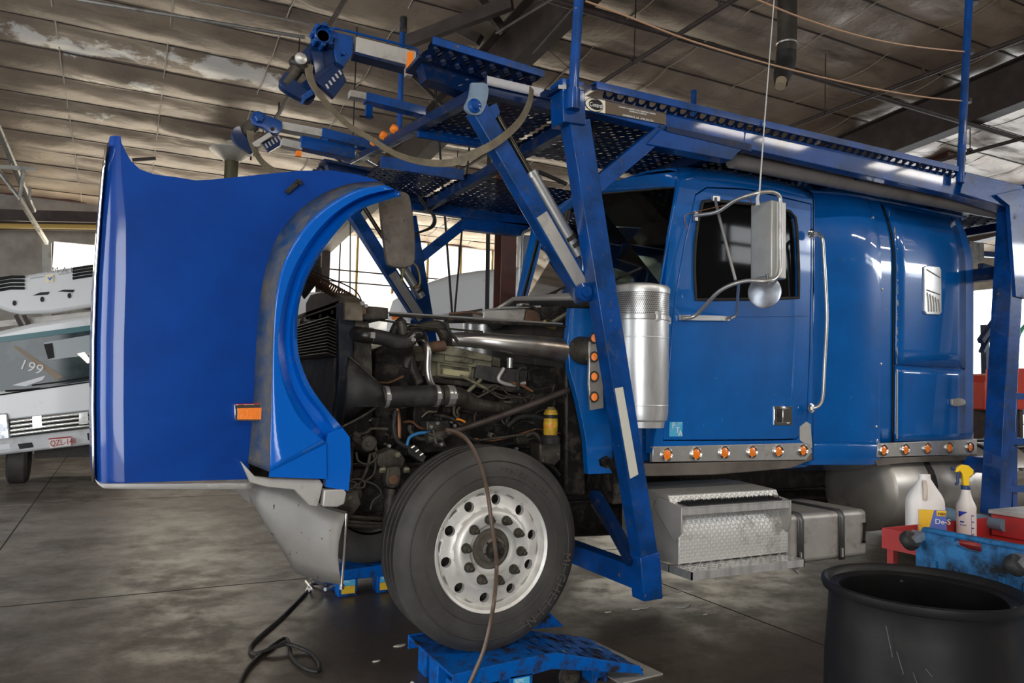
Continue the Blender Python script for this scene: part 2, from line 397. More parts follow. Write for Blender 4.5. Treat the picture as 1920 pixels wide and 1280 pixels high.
# vinyl seam tapes along the slope and purlin straps
tp = mat('seam_tape', (.42, .36, .30), .5)
g = M()
q = math.ceil((LX+.94)/SS)
for i in range(q, int((RX+.94)/SS)):
    X = -.94+i*SS; pts = []; ii = i-0
    for j in range(0, ny+1):
        Y = BY+(WY-BY)*j/ny; fy = ((Y-.4)/PS) % 1.0; k = math.floor((Y-.4)/PS); amp = (.055 if k % 2 else .085)+.025*math.sin(k*2.3+i*1.7)
        pts.append(V((X, Y, roof(Y)-amp*.6*(max(0,math.sin(PI*fy))**.7)-.012)))
    g.loft([[p+V((-.009, 0, 0)) for p in pts], [p+V((.009, 0, 0)) for p in pts]])
struct(build(g, 'trim_2', tp, solid=.004))
g = M()
k = math.ceil((BY-.4)/PS)
for i in range(k, int((WY-.4)/PS)+1):
    Y = .4+i*PS
    g.box((LX, Y-.012, roof(Y)-.02), (RX, Y+.012, roof(Y)-.001))
struct(build(g, 'trim_3', darkst))
# walls
wallm = mat('metal_wall_panel', (.34, .31, .27), .55, .1, noise=((.2, .18, .16), 2, .4, .7), bump=(3, .2))
wallc = mat('sooty_block_wall', (.40, .375, .34), .75, noise=((.27, .25, .22), 1.4, .38, .62), dirt=((.14, .12, .1), 2.5, .56, .75), bump=(20, .2))
SZ, TZ = 3.30, 5.20       # sill and head of the far clerestory
g = M()
g.box((LX, WY, 0), (RX, WY+.2, SZ))
struct(build(g, 'wall_back', wallc))
g = M(); g.box((LX, WY, TZ), (RX, WY+.2, roof(WY)+.25)); g.box((LX, WY, SZ), (-1.4, WY+.2, TZ)); g.box((-1.4, WY, 4.35), (0, WY+.2, TZ)); g.box((20.5, WY, SZ), (RX, WY+.2, TZ))
struct(build(g, 'wall_upper_back', wallm))
g = M(); g.box((LX, WY-.12, SZ-.32), (RX, WY-.005, SZ)); struct(build(g, 'trim_4', primer))
g = M(); g.box((LX, WY-.08, TZ), (RX, WY-.005, TZ+.1)); struct(build(g, 'trim_5', primer))
# clerestory: each bay a window with panel and thin bars
mull = mat('ochre_mullion', (.50, .34, .10), .5)
wi = 1
m = M(); m.box((-1.4, WY+.08, SZ), (0, WY+.12, 4.35)); struct(build(m, 'window_%d' % wi, brightw)); wi += 1
for x0 in (0, 4.03, 10.7, 15.6):
    x1 = {0: 4.03, 4.03: 10.7, 10.7: 15.6, 15.6: 20.5}[x0]
    m = M(); m.box((x0, WY+.08, SZ), (x1, WY+.12, TZ)); W = struct(build(m, 'window_%d' % wi, brightw)); wi += 1
    m = M(); xx = x0+.02
    while xx < x1: m.box((xx-.025, WY+.02, SZ), (xx+.025, WY+.075, TZ)); xx += .92
    build(m, 'window_mullion', mull, W)
    m = M(); xx = x0+.5
    while xx < x1: m.box((xx-.014, WY-.02, SZ), (xx+.014, WY+.01, TZ)); xx += 1.56
    m.box((x0, WY-.04, SZ+.70), (x1, WY-.01, SZ+.73)); m.box((x0, WY-.04, SZ+.98), (x1, WY-.01, SZ+1.01))
    build(m, 'window_bar', darkst, W)
g = M(); g.box((LX-.2, BY, 0), (LX, 1, roof(0))); g.box((LX-.2, 9, 0), (LX, WY, roof(9))); g.box((LX-.2, 1, 4.2), (LX, 9, roof(5)))
struct(build(g, 'wall_left', wallm))
m = M(); m.box((LX-.15, 1, 0), (LX-.1, 9, 4.2)); struct(build(m, 'door_1', brightd))
g = M(); g.box((RX, BY, 0), (RX+.2, 8.3, roof(5)+.4)); g.box((RX, 15.6, 0), (RX+.2, WY, roof(9))); g.box((RX, 8.3, 4.7), (RX+.2, 15.6, roof(9)))
struct(build(g, 'wall_right', wallm))
m = M(); m.box((RX+.1, 8.3, 0), (RX+.15, 15.6, 4.7)); struct(build(m, 'door_2', brightd))
# wall behind the camera with a short clerestory, added door and strip lights
g = M(); g.box((LX, BY-.2, 3.9), (RX, BY, 4.7)); g.box((-1.8, BY-.2, 0), (RX, BY, 3.9)); g.box((LX, BY-.2, 0), (-8.6, BY, 3.9)); g.box((LX, BY-.2, 5.6), (RX, BY, roof(BY)+.1)); g.box((LX, BY-.2, 4.7), (12.6, BY, 5.6)); struct(build(g, 'wall_front', mat('dark_wall_panel', (.07, .065, .06), .7)))
m = M(); m.box((-8.6, BY-.15, 0), (-1.8, BY-.1, 3.9)); struct(build(m, 'added_door_3', brightd))  # unseen door added to brighten the truck from the front left
m = M(); m.box((12.6, BY-.15, 4.7), (RX, BY-.1, 5.6)); W = struct(build(m, 'window_%d' % wi, brightn)); wi += 1
m = M(); xx = 12.8
while xx < RX: m.box((xx-.06, BY-.08, 4.7), (xx+.06, BY-.02, 5.6)); xx += 1.56
m.box((12.6, BY-.08, 5.12), (RX, BY-.02, 5.2)); build(m, 'window_mullion', darkst, W)
# rigid frames: rafter and columns
def ibeam(m, p, q, h, fw, t=.02, up=(0, 0, 1)):
    p = V(p); q = V(q); d, s_, u = basis(q-p, up)
    m.bar(p+u*h/2, q+u*h/2, fw, t, up); m.bar(p-u*h/2, q-u*h/2, fw, t, up); m.bar(p, q, t*.6, h, up)
for i, (X) in enumerate((4.03, 10.7, 17.4)):
    g = M(); ibeam(g, (X, BY, roof(BY)-.42), (X, WY, roof(WY)-.42), .62, .24)
    ibeam(g, (X, 17.55, 0), (X, 17.55, roof(17.5)-.4), .5, .2, up=(0, 1, 0))
    for yy in (2.0, 5.2, 9.6, 13.2):                       # knee braces to the purlins
        g.bar((X, yy, roof(yy)-.7), (X+.9, yy, roof(yy)-.06), .04, .05); g.bar((X, yy, roof(yy)-.7), (X-.9, yy, roof(yy)-.06), .04, .05)
    struct(build(g, 'trim_%d' % (6+i), darkst))
# ================================================================ the truck
CYL = 4.75                                    # centre line of the truck
truck = thing('semi_truck', 'blue car-hauler semi truck with its hood tipped open, standing across the shop', 'truck', (3.3, CYL, 0))
def mir(m):
    o = M(); o.v = [V((p.x, 2*CYL-p.y, p.z)) for p in m.v]; o.f = [tuple(reversed(f)) for f in m.f]; return o
def shift(m, d):
    o = M(); o.v = [p+V(d) for p in m.v]; o.f = list(m.f); return o
def res(pts, n):
    """resample an open polyline to n points"""
    pts = [V(p) for p in pts]; L = [0]
    for a, b in zip(pts, pts[1:]): L.append(L[-1]+(b-a).length)
    out = []; j = 0
    for i in range(n):
        t = L[-1]*i/(n-1)
        while j < len(pts)-2 and L[j+1] < t: j += 1
        k = (t-L[j])/max(1e-9, L[j+1]-L[j]); out.append(pts[j].lerp(pts[j+1], min(1, k)))
    return out
def sides(ss, n=10):
    out = []
    for s_ in ss: out += res(s_, n)[:-1]
    return out
# ---------------------------------------------------------------- hood, tipped forward
HY = 3.55
A = [(715,341),(660,345),(610,362),(565,392),(530,430),(508,475),(494,530),(485,600),(480,680),(476,760),(470,830),(466,868)]
B = [(722,347),(672,355),(630,375),(590,405),(557,445),(533,490),(520,540),(514,600),(511,680),(509,760),(507,830),(506,884)]
C_ = [(736,353),(684,366),(642,388),(605,420),(574,460),(549,505),(532,555),(523,610),(521,665),(533,727),(563,787),(611,832)]
D = [(747,358),(699,372),(656,392),(623,425),(592,468),(567,518),(552,568),(544,620),(547,672),(568,733),(603,778),(616,812)]
E_ = [(752,366),(712,378),(668,396),(632,432),(601,474),(575,522),(560,570),(556,620),(560,670),(580,722),(612,768),(642,803)]
sm = lambda pts, Y, k=4: smooth_path(ats(pts, Y), k)
edge = [(178,900),(177,850),(176,760),(177,640),(181,520),(188,420),(196,330),(203,285),(206,268)]
E0 = [at(x, y, Y=HY+.13) for x, y in edge]
hood = M()
arc = []
zt0, zb0 = E0[-1].z, E0[0].z
ER = [.042+.07*min(1, (zt0-p.z)/.45) for p in E0]
E0 = [V((p.x, HY+r, p.z)) for p, r in zip(E0, ER)]
for q in range(7):
    a = PI/2*q/6
    arc.append([V((p.x+r*(1-math.cos(a)), HY+r*(1-math.sin(a)), p.z)) for p, r in zip(E0, ER)])
# the hood's top skin reaches over to the other fender
far = [[V((p.x, 2*CYL-p.y, p.z)) for p in r] for r in reversed(arc)]
hood.loft(list(reversed(arc)) [::-1])
mid = [[V((p.x-.05*math.sin(PI*k/8), p.y+(2*CYL-2*p.y)*k/8, p.z)) for p in E0] for k in range(9)]
hood.loft(mid); hood.loft(far)
topline = [(228,268),(236,285),(246,302),(262,317),(290,327),(330,332),(368,338),(400,336),(480,328),(560,320),(620,319),(670,327),(700,335),(715,341)]
side = [arc[-1][0]] + ats([(466,900)], HY) + list(reversed(ats(A, HY)))[0:0]
poly = [at(222, 898, Y=HY), at(470, 898, Y=HY)] + list(reversed(sm(A, HY))) + list(reversed(ats(topline[:-1], HY)))
poly += list(reversed(arc[-1][1:]))
poly[0] = arc[-1][0]
hs = M(); hs.prism([p+V((0, .0004, 0)) for p in poly], (0, .012, 0))
hood.add(hs.v, hs.f); h2 = mir(hs); hood.add(h2.v, h2.f)
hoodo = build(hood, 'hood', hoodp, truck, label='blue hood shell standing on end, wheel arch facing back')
def band(a, ya, b, yb, k=4): return M().loft([sm(a, ya, k), sm(b, yb, k)])
fl = M().loft([sm(A, HY), sm([((a[0]*.45+b[0]*.55), (a[1]*.45+b[1]*.55)) for a, b in zip(A, B)], HY-.045), sm(B, HY-.115)])
build(fl, 'flare_side', grimep, hoodo, solid=.008, label='grimy inner slope of the wheel arch flare')
fl = M().loft([sm(B, HY-.115), sm([((a[0]*.7+b[0]*.3), (a[1]*.7+b[1]*.3)) for a, b in zip(B, C_)], HY-.115), sm(C_, HY-.115), sm([((a[0]*.5+b[0]*.5), (a[1]*.5+b[1]*.5)) for a, b in zip(C_, D)], HY-.04), sm(D, HY-.06),
               sm([((a[0]*.5+b[0]*.5), (a[1]*.5+b[1]*.5)) for a, b in zip(D, E_)], HY-.10), sm(E_, HY-.085), sm(E_, HY-.02)])
fl.prism(ats([B[-1], C_[-1], (612,897), (505,893)], HY-.1151), (0, .003, 0))
fl.prism(ats([(611,832),(616,812),(642,803),(655,820),(657,870),(653,919),(612,912)], HY-.10), (0, .05, 0))
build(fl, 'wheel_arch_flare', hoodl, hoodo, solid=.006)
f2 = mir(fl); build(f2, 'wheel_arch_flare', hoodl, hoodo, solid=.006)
# steel edging
g = M().loft([res(ats([(178,898),(186,905),(205,906),(330,906),(470,905)], HY-.02), 24), res(ats([(184,908),(192,915),(210,916),(330,917),(473,917)], HY-.02), 24)])
build(g, 'lower_trim', steel, hoodo, solid=.02, bevel=.002)
g = M(); a0 = [V((p.x+.0, p.y-.065, p.z)) for p in E0]; a1 = [V((p.x-.008, p.y+.08, p.z)) for p in E0]
g.loft([a0[:-1], [V((p.x-.008, p.y, p.z)) for p in E0][:-1], a1[:-1]]); build(g, 'edge_trim', chrome, hoodo, solid=.006)
g = M().prism(ats([(452,865),(478,893),(505,897),(600,899),(606,908),(596,950),(580,948),(552,918),(500,913),(470,905)], HY-.09), (0, .05, 0))
build(g, 'splash_guard', oldalum, hoodo, bevel=.004, label='bent bare metal guard under the wheel arch')
g = M().prism(ats([(608,918),(645,917),(650,924),(646,945),(632,951),(605,950)], HY-.11), (0, .06, 0)); build(g, 'splash_guard', oldalum, hoodo, bevel=.006)
# side marker lamp, latch, splash flap
lp = M().prism(ats([(440,758),(498,757),(500,761),(500,786),(496,789),(443,789),(440,784)], HY-.035), (0, .035, 0))
lo = build(lp, 'marker_lamp', chrome, hoodo, bevel=.002)
build(M().prism(ats([(446,765),(494,764),(494,786),(446,786)], HY-.042), (0, .012, 0)), 'lens', amber, hoodo)
build(M().prism(ats([(442,757),(497,756),(499,761),(441,762)], HY-.034), (0, .03, 0)), 'top_lens', redlens, hoodo)
lt = M().bar(at(537, 361, Y=HY-.012), at(563, 338, Y=HY-.012), .02, .022, (0, 0, 1)); lt.tube([at(556,340,Y=HY-.03), at(566,345,Y=HY-.03)], .008)
build(lt, 'hood_latch', blackm, hoodo, bevel=.002)
fp = smooth_path(ats([(712,368),(722,360),(748,358),(766,364),(772,385),(778,430),(779,478),(774,496),(755,502),(733,498),(726,486),(718,430),(712,368)], HY+.25), 5)
build(M().prism(fp[:-1], (0, .04, .0)), 'splash_flap', mat('muddy_rubber', (.16, .135, .11), .7, noise=((.05, .04, .035), 5, .42, .66), dirt=((.015, .012, .01), 22, .6, .72), bump=(25, .4)), hoodo, bevel=.02, seg=4)
# tilt spring between hood and radiator
hx = []
p0, p1 = at(566, 512, Y=4.2), at(664, 566, Y=4.1)
ax, sd, up_ = basis(p1-p0)
for i in range(24*10+1):
    t = i/(24*10); a = 2*PI*i/10; hx.append(p0+(p1-p0)*t+(sd*math.cos(a)+up_*math.sin(a))*.032)
g = M().tube(hx, .005, 5); g.tube([at(664,566,Y=4.1), at(672,575,Y=4.1), at(676,583,Y=4.1)], .006)
build(g, 'tilt_spring', rust, truck)
g = M().tube(ats([(560,495),(600,515),(650,535),(672,552),(684,583)], 4.12), .004, 6, 5); build(g, 'hood_cable', black, truck)
g = M().prism(ats([(600,480),(604,520),(572,560),(560,540),(575,505)], 4.3), (0, .03, 0)); build(g, 'hood_bracket', blackm, truck)
# ---------------------------------------------------------------- cab
CY = 3.75; WN = 3.72
def cabpt(pts, Y=CY): return ats(pts, Y)
win = [cabpt([(1317,378),(1340,376),(1400,382),(1460,391),(1480,396)]), cabpt([(1480,396),(1490,405),(1494,430),(1497,500),(1497,558)]),
       cabpt([(1497,558),(1440,560),(1380,561),(1304,562)]), cabpt([(1304,562),(1301,510),(1302,464),(1308,415),(1317,378)])]
dor = [cabpt([(1304,366),(1311,356),(1325,352),(1400,355),(1470,371),(1521,383)]), cabpt([(1521,383),(1521,500),(1518,650),(1512,800)]),
       cabpt([(1512,800),(1505,820),(1490,823),(1400,824),(1244,825)]), cabpt([(1244,825),(1244,800),(1252,720),(1263,579),(1281,470),(1304,366)])]
cab_o = [cabpt([(1276,338),(1300,334),(1380,341),(1450,353),(1527,374)]), cabpt([(1527,374),(1527,500),(1524,650),(1523,800)]),
         cabpt([(1523,800),(1521,840),(1500,843),(1400,845),(1222,849)]), cabpt([(1222,849),(1232,800),(1236,720),(1243,579),(1256,440),(1276,338)])]
Wd, Do, Co = sides(win), sides(dor), sides(cab_o)
Dgap = sides([[p+V((0, 0, 0)) for p in s_] for s_ in dor])
cc = sum(Do, V())/len(Do)
cab = M(); Dg = [p+(p-cc).normalized()*.007 for p in Do]
cab.ring(Co, Dg, (0, .035, 0)); cm_ = mir(cab); cab.add(cm_.v, cm_.f)
RB = [p for p in res(cab_o[0], 9)]        # roof line
prof = [(0, 0), (.012, .045), (.05, .085), (.12, .11), (.35, .15), (1.0, .18)]
rows = [[V((p.x+(.05 if k > 2 else 0)*0, CY+a, p.z+b)) for p in RB] for k, (a, b) in enumerate(prof)]
rows += [[V((p.x, 2*CYL-p.y, p.z)) for p in r] for r in reversed(rows[:-1])]
cab.loft(rows)
# header over the windscreen and front edge of the roof
NB, NT = at(1239, 534, Y=3.79), at(1269, 350, Y=3.83)
CT_ = at(1106, 366, Y=CYL)
hd = [[V((NT.x+(CT_.x-NT.x)*(1-abs(y-CYL)/.92)-.012, y, NT.z+(CT_.z-NT.z)*(1-abs(y-CYL)/.92))) for y in [3.83+1.84*i/12 for i in range(13)]],
      [V((RB[0].x+.02-.1*(1-abs(y-CYL)/.95), y, RB[0].z+.07+.09*(1-((y-CYL)/.95)**2))) for y in [3.79+1.92*i/12 for i in range(13)]],
      [V((RB[0].x+.14-.04*(1-abs(y-CYL)/.95), y, RB[0].z+.11+.08*(1-((y-CYL)/.95)**2))) for y in [3.82+1.86*i/12 for i in range(13)]]]
cab.loft(hd)
for s_ in (1, -1):     # A pillars
    mm = M().loft([[NB+V((-.0, .0, -.02)), NT+V((-.0, -.0, .03)), RB[0]+V((0, .03, .09))], [at(1240, 534, Y=CY), at(1264, 395, Y=CY), RB[0]]])
    mm.loft([[NB+V((0,0,-.02)), at(1240,534,Y=CY)], [NB+V((0,.0,-.9)), at(1234,800,Y=CY)]])
    cab.add(*(((mm if s_ == 1 else mir(mm)).v), ((mm if s_ == 1 else mir(mm)).f)))
xb = at(1524, 600, Y=CY).x
cab.add([(xb, CY, 1.09), (xb, 2*CYL-CY, 1.09), (xb, 2*CYL-CY, 2.95), (xb, CY, 2.95)], [(0, 1, 2, 3)])
cab.box((2.95, CY+.06, 1.04), (xb, 2*CYL-CY-.06, 1.09))
cabo = build(cab, 'cab_body', paint, truck, solid=.0)
cabo.modifiers.new('solid', 'SOLIDIFY').thickness = .012
# interior
g = M(); g.box((NB.x+.05, 3.95, 1.9), (NB.x+.35, 5.55, 2.2)); g.box((NB.x+.3, 3.95, 1.6), (NB.x+.45, 5.55, 2.12)); build(g, 'dashboard', darkint, truck, bevel=.03)
for yy in (4.05, 4.95):
    g = M(); g.box((3.65, yy, 1.45), (4.1, yy+.5, 1.62)); g.bar((4.08, yy+.25, 1.6), (4.2, yy+.25, 2.3), .5, .12, (1, 0, 0)); g.box((4.12, yy+.12, 2.32), (4.22, yy+.38, 2.5)); g.box((3.75, yy+.1, 1.05), (4.05, yy+.4, 1.45))
    build(g, 'seat', greyint, truck, bevel=.03)
g = M(); n_ = 28; g.tube([V((3.33, 4.3, 2.05))+V((.0, .21*math.cos(2*PI*i/n_), .21*math.sin(2*PI*i/n_)))+V((.10*math.sin(2*PI*i/n_), 0, 0)) for i in range(n_+1)], .014, 8)
g.tube([(3.33, 4.3, 2.05), (3.0, 4.3, 1.8)], .03); g.tube([(3.33,4.1,2.05),(3.33,4.5,2.05)], .012); build(g, 'steering_wheel', darkint, truck)
g = M(); g.box((xb-.05, 3.82, 1.05), (xb-.03, 5.68, 2.9)); g.box((3.25, 3.82, 2.92), (xb-.03, 5.68, 2.94)); build(g, 'headliner', darkint, truck)
g = M(); g.box((NB.x+.12, 3.8, 1.06), (NB.x+.14, 5.7, 2.1)); build(g, 'firewall_lining', darkint, truck)
# windscreen: two panes, divider, gasket
CB = at(1096, 563, Y=CYL); CT = at(1106, 366, Y=CYL)
for s_ in (1, -1):
    pane = M().prism([NB, NT, CT+V((0, -.02, 0)), CB+V((0, -.02, 0))], (.006, 0, 0)); gk = M().tube([NB, NT, CT+V((0,-.02,0)), CB+V((0,-.02,0)), NB], .013, 8)
    if s_ < 0: pane, gk = mir(pane), mir(gk)
    po = build(pane, 'windscreen_pane', glassd, truck); build(gk, 'gasket', black, po)
g = M().bar(CB, CT, .035, .03, (1, 0, 0)); build(g, 'windscreen_divider', paint, truck)
for y0, y1 in ((5.25, 4.95), (4.45, 4.15)):
    g = M().tube([(NB.x-.05, y0, NB.z-.02), (NB.x-.06, y1, NB.z+.09)], .007, 6); g.bar((NB.x-.08, y1+.22, NB.z+.05), (NB.x-.02, y1-.18, NB.z+.13), .01, .014); build(g, 'wiper', black, truck)
# cowl
g = M().loft([[V((NB.x+.02, 3.80, NB.z-.02)), V((CB.x, CYL, NB.z)), V((NB.x+.02, 5.70, NB.z-.02))], [V((2.62, 3.9, NB.z-.10)), V((2.45, CYL, NB.z-.04)), V((2.62, 5.6, NB.z-.10))]])
build(g, 'cowl_panel', oldalum, truck, solid=.03)
g = M().loft([[V((2.62, 3.9, NB.z-.12)), V((2.45, CYL, NB.z-.06)), V((2.62, 5.6, NB.z-.12))], [V((2.72, 3.9, NB.z-.2)), V((2.55, CYL, NB.z-.14)), V((2.72, 5.6, NB.z-.2))]]); build(g, 'cowl_seal', black, truck, solid=.02)
g = M(); g.box((2.72, 3.87, .85), (2.82, 5.63, NB.z-.14)); build(g, 'firewall', blackm, truck)
# door with its window
dr = M(); dr.ring(Do, Wd, (0, .04, 0)); door = build(dr, 'cab_door', paint, truck, bevel=.006)
dr = mir(dr); dro = build(dr, 'cab_door', paint, truck, bevel=.006)
gl = M().prism([p+V((0, .025, 0)) for p in Wd], (0, .004, 0)); build(gl, 'door_glass', mat('door_glass', (.012, .013, .014), .04, 0, 0, trans=.6, ior=1.3), door)
gl = mir(gl); build(gl, 'door_glass', glass, dro)
def outline_tube(pts, r): return M().tube(pts+[pts[0]], r, 8)
build(outline_tube([p+V((0, -.002, 0)) for p in Wd], .011), 'window_seal', black, door)
g = M().bar(at(1275, 594, Y=CY-.004), at(1515, 592, Y=CY-.004), .006, .006); build(g, 'belt_crease', paint, door)
# recessed paddle latch
g = M().ring(sides([ats([(1452,761),(1486,761)], CY-.008), ats([(1486,761),(1486,797)], CY-.008), ats([(1486,797),(1452,797)], CY-.008), ats([(1452,797),(1452,761)], CY-.008)], 4),
             sides([ats([(1457,766),(1481,766)], CY-.008), ats([(1481,766),(1481,792)], CY-.008), ats([(1481,792),(1457,792)], CY-.008), ats([(1457,792),(1457,766)], CY-.008)], 4), (0, .012, 0))
lo = build(g, 'door_latch', chrome, door, bevel=.003)
build(M().prism(ats([(1468,765),(1482,765),(1482,792),(1468,792)], CY-.012), (0, .014, 0)), 'paddle', chrome, door, bevel=.003)
build(M().prism(ats([(1457,766),(1481,766),(1481,792),(1457,792)], CY-.003), (0, .002, 0)), 'recess', blackm, door)
# union sticker low on the door
so = build(M().prism(ats([(1256,791),(1280,791),(1279,818),(1255,818)], CY-.004), (0, .004, 0)), 'sticker', skyb, door, label='square light blue sticker')
for ch, x_, y_ in (('F', 1260, 802), ('T', 1267, 811), ('A', 1272, 817)):
    text(ch, 'lettering', at(x_, y_, Y=CY-.0052), (1, 0, 0), (0, 0, 1), .05, inkw, door)
# ---------------------------------------------------------------- lamp strips
def lamp(px, py, Y, par, r=.042):
    c_ = at(px, py, Y=Y); b_ = M().lathe([(r, 0), (r, .008), (r*.86, .014), (r*.72, .008), (r*.70, 0)], c_, (0, -1, 0), 28)
    o = build(b_, 'marker_lamp', chrome, par); build(M().lathe([(r*.72, .0), (r*.70, .007), (r*.4, .011), (.0001, .012)], c_, (0, -1, 0), 24, caps=False), 'lens', amber, o)
g = M().prism(ats([(1225,837),(1519,830),(1523,848),(1512,862),(1223,866)], CY-.006), (0, .03, 0)); st = build(g, 'lamp_strip', steel, truck, bevel=.003)
for x_, y_ in ((1250,852),(1305,850.5),(1358,848),(1410,847),(1459,845.5),(1505,844)): lamp(x_, y_, CY-.008, truck)
g = M().prism(ats([(1205,869),(1512,862),(1523,850),(1524,862),(1483,878),(1340,890),(1205,893)], CY+.004), (0, .25, 0)); build(g, 'lower_sill', mat('sooty_sill_metal', (.20, .175, .15), .5, .4, noise=((.12, .10, .085), 4, .4, .7)), truck, bevel=.006)
g = M().prism(ats([(1500,800),(1512,790),(1520,795),(1523,840),(1500,825)], CY-.005), (0, .01, 0)); build(g, 'kick_plate', oldalum, truck)
SY = 3.66
# ---------------------------------------------------------------- sleeper
def slY(X, z):
    b_ = SY
    k = max(0, min(1, (z-1.25)/1.7)); q_ = max(0, (z-2.55)/.45); b_ += .10*q_*q_ + .03*(1-k)
    if X < 4.96:
        t = (4.96-X)/(4.96-4.27); b_ += .11*t*t*(3-2*t) - .02*math.sin(PI*min(1, t*1.3))
    return b_
zt = at(1840, 420, Y=SY+.12).z; zb = at(1830, 832, Y=SY).z; x1 = at(1838, 600, Y=SY).x
g = M(); rows = []
Xs = [4.27, 4.30, 4.36, 4.44, 4.53, 4.62, 4.71, 4.80, 4.88, 4.93, 4.955, 4.965, 5.0, 5.2, 5.5, 5.8, x1-.06, x1-.02, x1]
zl = [zb-.13, zb-.05, zb] + [zb+(zt-zb)*i/14 for i in range(1, 15)]
for X in Xs:
    r = []
    for z in zl:
        zz = z if X < 4.96 else max(z, zb)
        y = slY(X, zz)+(.0 if X < 4.96 else .014); 
        if X > x1-.01: y += .05
        elif X > x1-.03: y += .015
        if X < 4.96 and z < zb-.1: y += .03
        r.append(V((X, y, zz)))
    for a, b in ((.02, .06), (.07, .11), (.18, .15), (.4, .17), (1.0, .18)):
        r.append(V((X, slY(X, zt)+a, zt+b*(1 if X > 4.4 else .7))))
    rows.append(r)
g.loft(rows); gm = mir(g); g.add(gm.v, gm.f)
g.add([(x1, 3.8, zb), (x1, 5.7, zb), (x1, 5.7, zt+.1), (x1, 3.8, zt+.1)], [(0, 1, 2, 3)])
g.box((4.3, 3.85, zb-.02), (x1-.02, 5.65, zb+.02))
slp = build(g, 'sleeper_body', paint, truck); slp.modifiers.new('solid', 'SOLIDIFY').thickness = .01
def skin(x0, x1_, z0, z1, off, nx_=8, nz_=10):
    a = [[V((x0+(x1_-x0)*i/nx_, slY(x0+(x1_-x0)*i/nx_, z0+(z1-z0)*j/nz_)+.014-off, z0+(z1-z0)*j/nz_)) for j in range(nz_+1)] for i in range(nx_+1)]
    return M().loft(a)
Xa, Xb = at(1682, 600, Y=SY).x, at(1812, 600, Y=SY).x
zm = at(1750, 688, Y=SY).z
def hatch(z0, z1, nm, lab):
    m = skin(Xa, Xb, z0, z1, .014); o = build(m, nm, paint, truck, label=lab); md = o.modifiers.new('solid', 'SOLIDIFY'); md.thickness = .018; md.offset = 0; return o
h1 = hatch(zm+.007, zt-.02, 'sleeper_panel', 'upper flush side panel'); h2 = hatch(zb+.03, zm-.007, 'luggage_door', 'lower flush luggage door')
g = M()
for X in (Xa-.012, Xb+.008):
    g.loft([[V((X+d, slY(X, z)+.006, z)) for z in zl[2:]] for d in (-.005, .005)])
build(g, 'seam', ink, truck, solid=.01)
g = M()
for k in range(34):       # chipped paint down the edge of the panels
    z = zb+.05+(zt-zb-.1)*rnd.random(); X = Xa+.004+.006*rnd.random(); h_ = .006+.03*rnd.random()**2; w_ = .003+.012*rnd.random()**2
    g.add([V((X-.003, slY(X, z)-.011, z-h_)), V((X+w_, slY(X, z)-.011, z-h_*.3)), V((X+w_*.6, slY(X, z)-.011, z+h_)), V((X-.003, slY(X, z)-.011, z+h_*1.2))], [(0, 1, 2, 3)])
build(g, 'paint_chips', oldalum, h1, solid=.002)
g = M().bar((Xa+.006, slY(Xa, zb+.2)-.014, zb+.05), (Xa+.006, slY(Xa, zm)-.014, zm-.03), .004, .012, (1, 0, 0)); build(g, 'bare_edge', oldalum, h2)
# drip rail over the sleeper
g = M().tube([V((X, slY(X, zt)-.012, zt+.02)) for X in Xs if X > 4.28][:-1], .014, 8); build(g, 'drip_rail', paint, truck)
# vent, key lock, rivets
vc = ats([(1733,500),(1738,498),(1762,500),(1765,505),(1766,585),(1762,590),(1738,589),(1734,583)], SY-.012)
vo = build(M().prism(vc, (0, .03, .0)), 'side_vent', mat('vent_silver', (.66, .66, .64), .3, .5), truck, bevel=.004)
g = M()
for i in range(5): a = at(1739+i*5, 548+i*3, Y=SY-.016); b = at(1742+i*5, 584, Y=SY-.016); g.tube([a, a.lerp(b, .5)+V((.006, 0, 0)), b], .0035, 6)
g.tube([at(1738,543,Y=SY-.016), at(1763,552,Y=SY-.016)], .004, 6); g.tube([at(1738,505,Y=SY-.016), at(1763,520,Y=SY-.016)], .004, 6)
build(g, 'vent_fin', oldalum, vo)
build(M().prism(smooth_path(ats([(1786,748),(1800,746),(1810,750),(1810,758),(1800,761),(1787,760),(1786,748)], SY-.008), 3)[:-1], (0, .02, 0)), 'key_lock', oldalum, h2, bevel=.003)
g = M()
for x_, y_ in ((1528,396),(1536,536),(1536,675),(1525,820),(1648,405),(1656,542),(1656,682),(1648,800),(1524,846),(1650,826)):
    p = at(x_, y_, Y=SY); X = p.x; g.lathe([(.011, 0), (.009, .006), (.0001, .008)], V((X, slY(X, p.z)+.0, p.z)), (0, -1, 0), 10, caps=False)
build(g, 'rivets', steel, truck)
g = M().tube([V((4.285, slY(4.285, z)-.004, z)) for z in [zb-.1+(zt-zb+.1)*i/20 for i in range(21)]], .006, 6); build(g, 'body_seam', ink, truck)
# skirt fairing and its lamp strip
g = M().loft([[V((X, slY(min(X, 4.95), zb)-.004, zb+.03)) for X in Xs[1:11]], [V((X, slY(min(X, 4.95), zb)-.018, zb+.0)) for X in Xs[1:11]], [V((X, slY(min(X, 4.95), zb)-.006, zb-.13)) for X in Xs[1:11]], [V((X+.05, slY(min(X, 4.95), zb)+.25, zb-.2)) for X in Xs[1:11]]])
build(g, 'skirt_fairing', paint, truck, solid=.008)
g = M().prism(ats([(1646,831),(1832,823),(1832,851),(1646,857)], SY+.0), (0, .03, 0)); st = build(g, 'lamp_strip', steel, truck, bevel=.003)
for x_, y_ in ((1656,844),(1697,842.5),(1738,840.5),(1779,839),(1818,838)): lamp(x_, y_, SY-.002, truck)
g = M().prism(ats([(1640,864),(1655,858),(1832,852),(1830,862),(1700,867),(1645,873)], SY+.01), (0, .2, 0)); build(g, 'lower_sill', MATS['sooty_sill_metal'], truck)
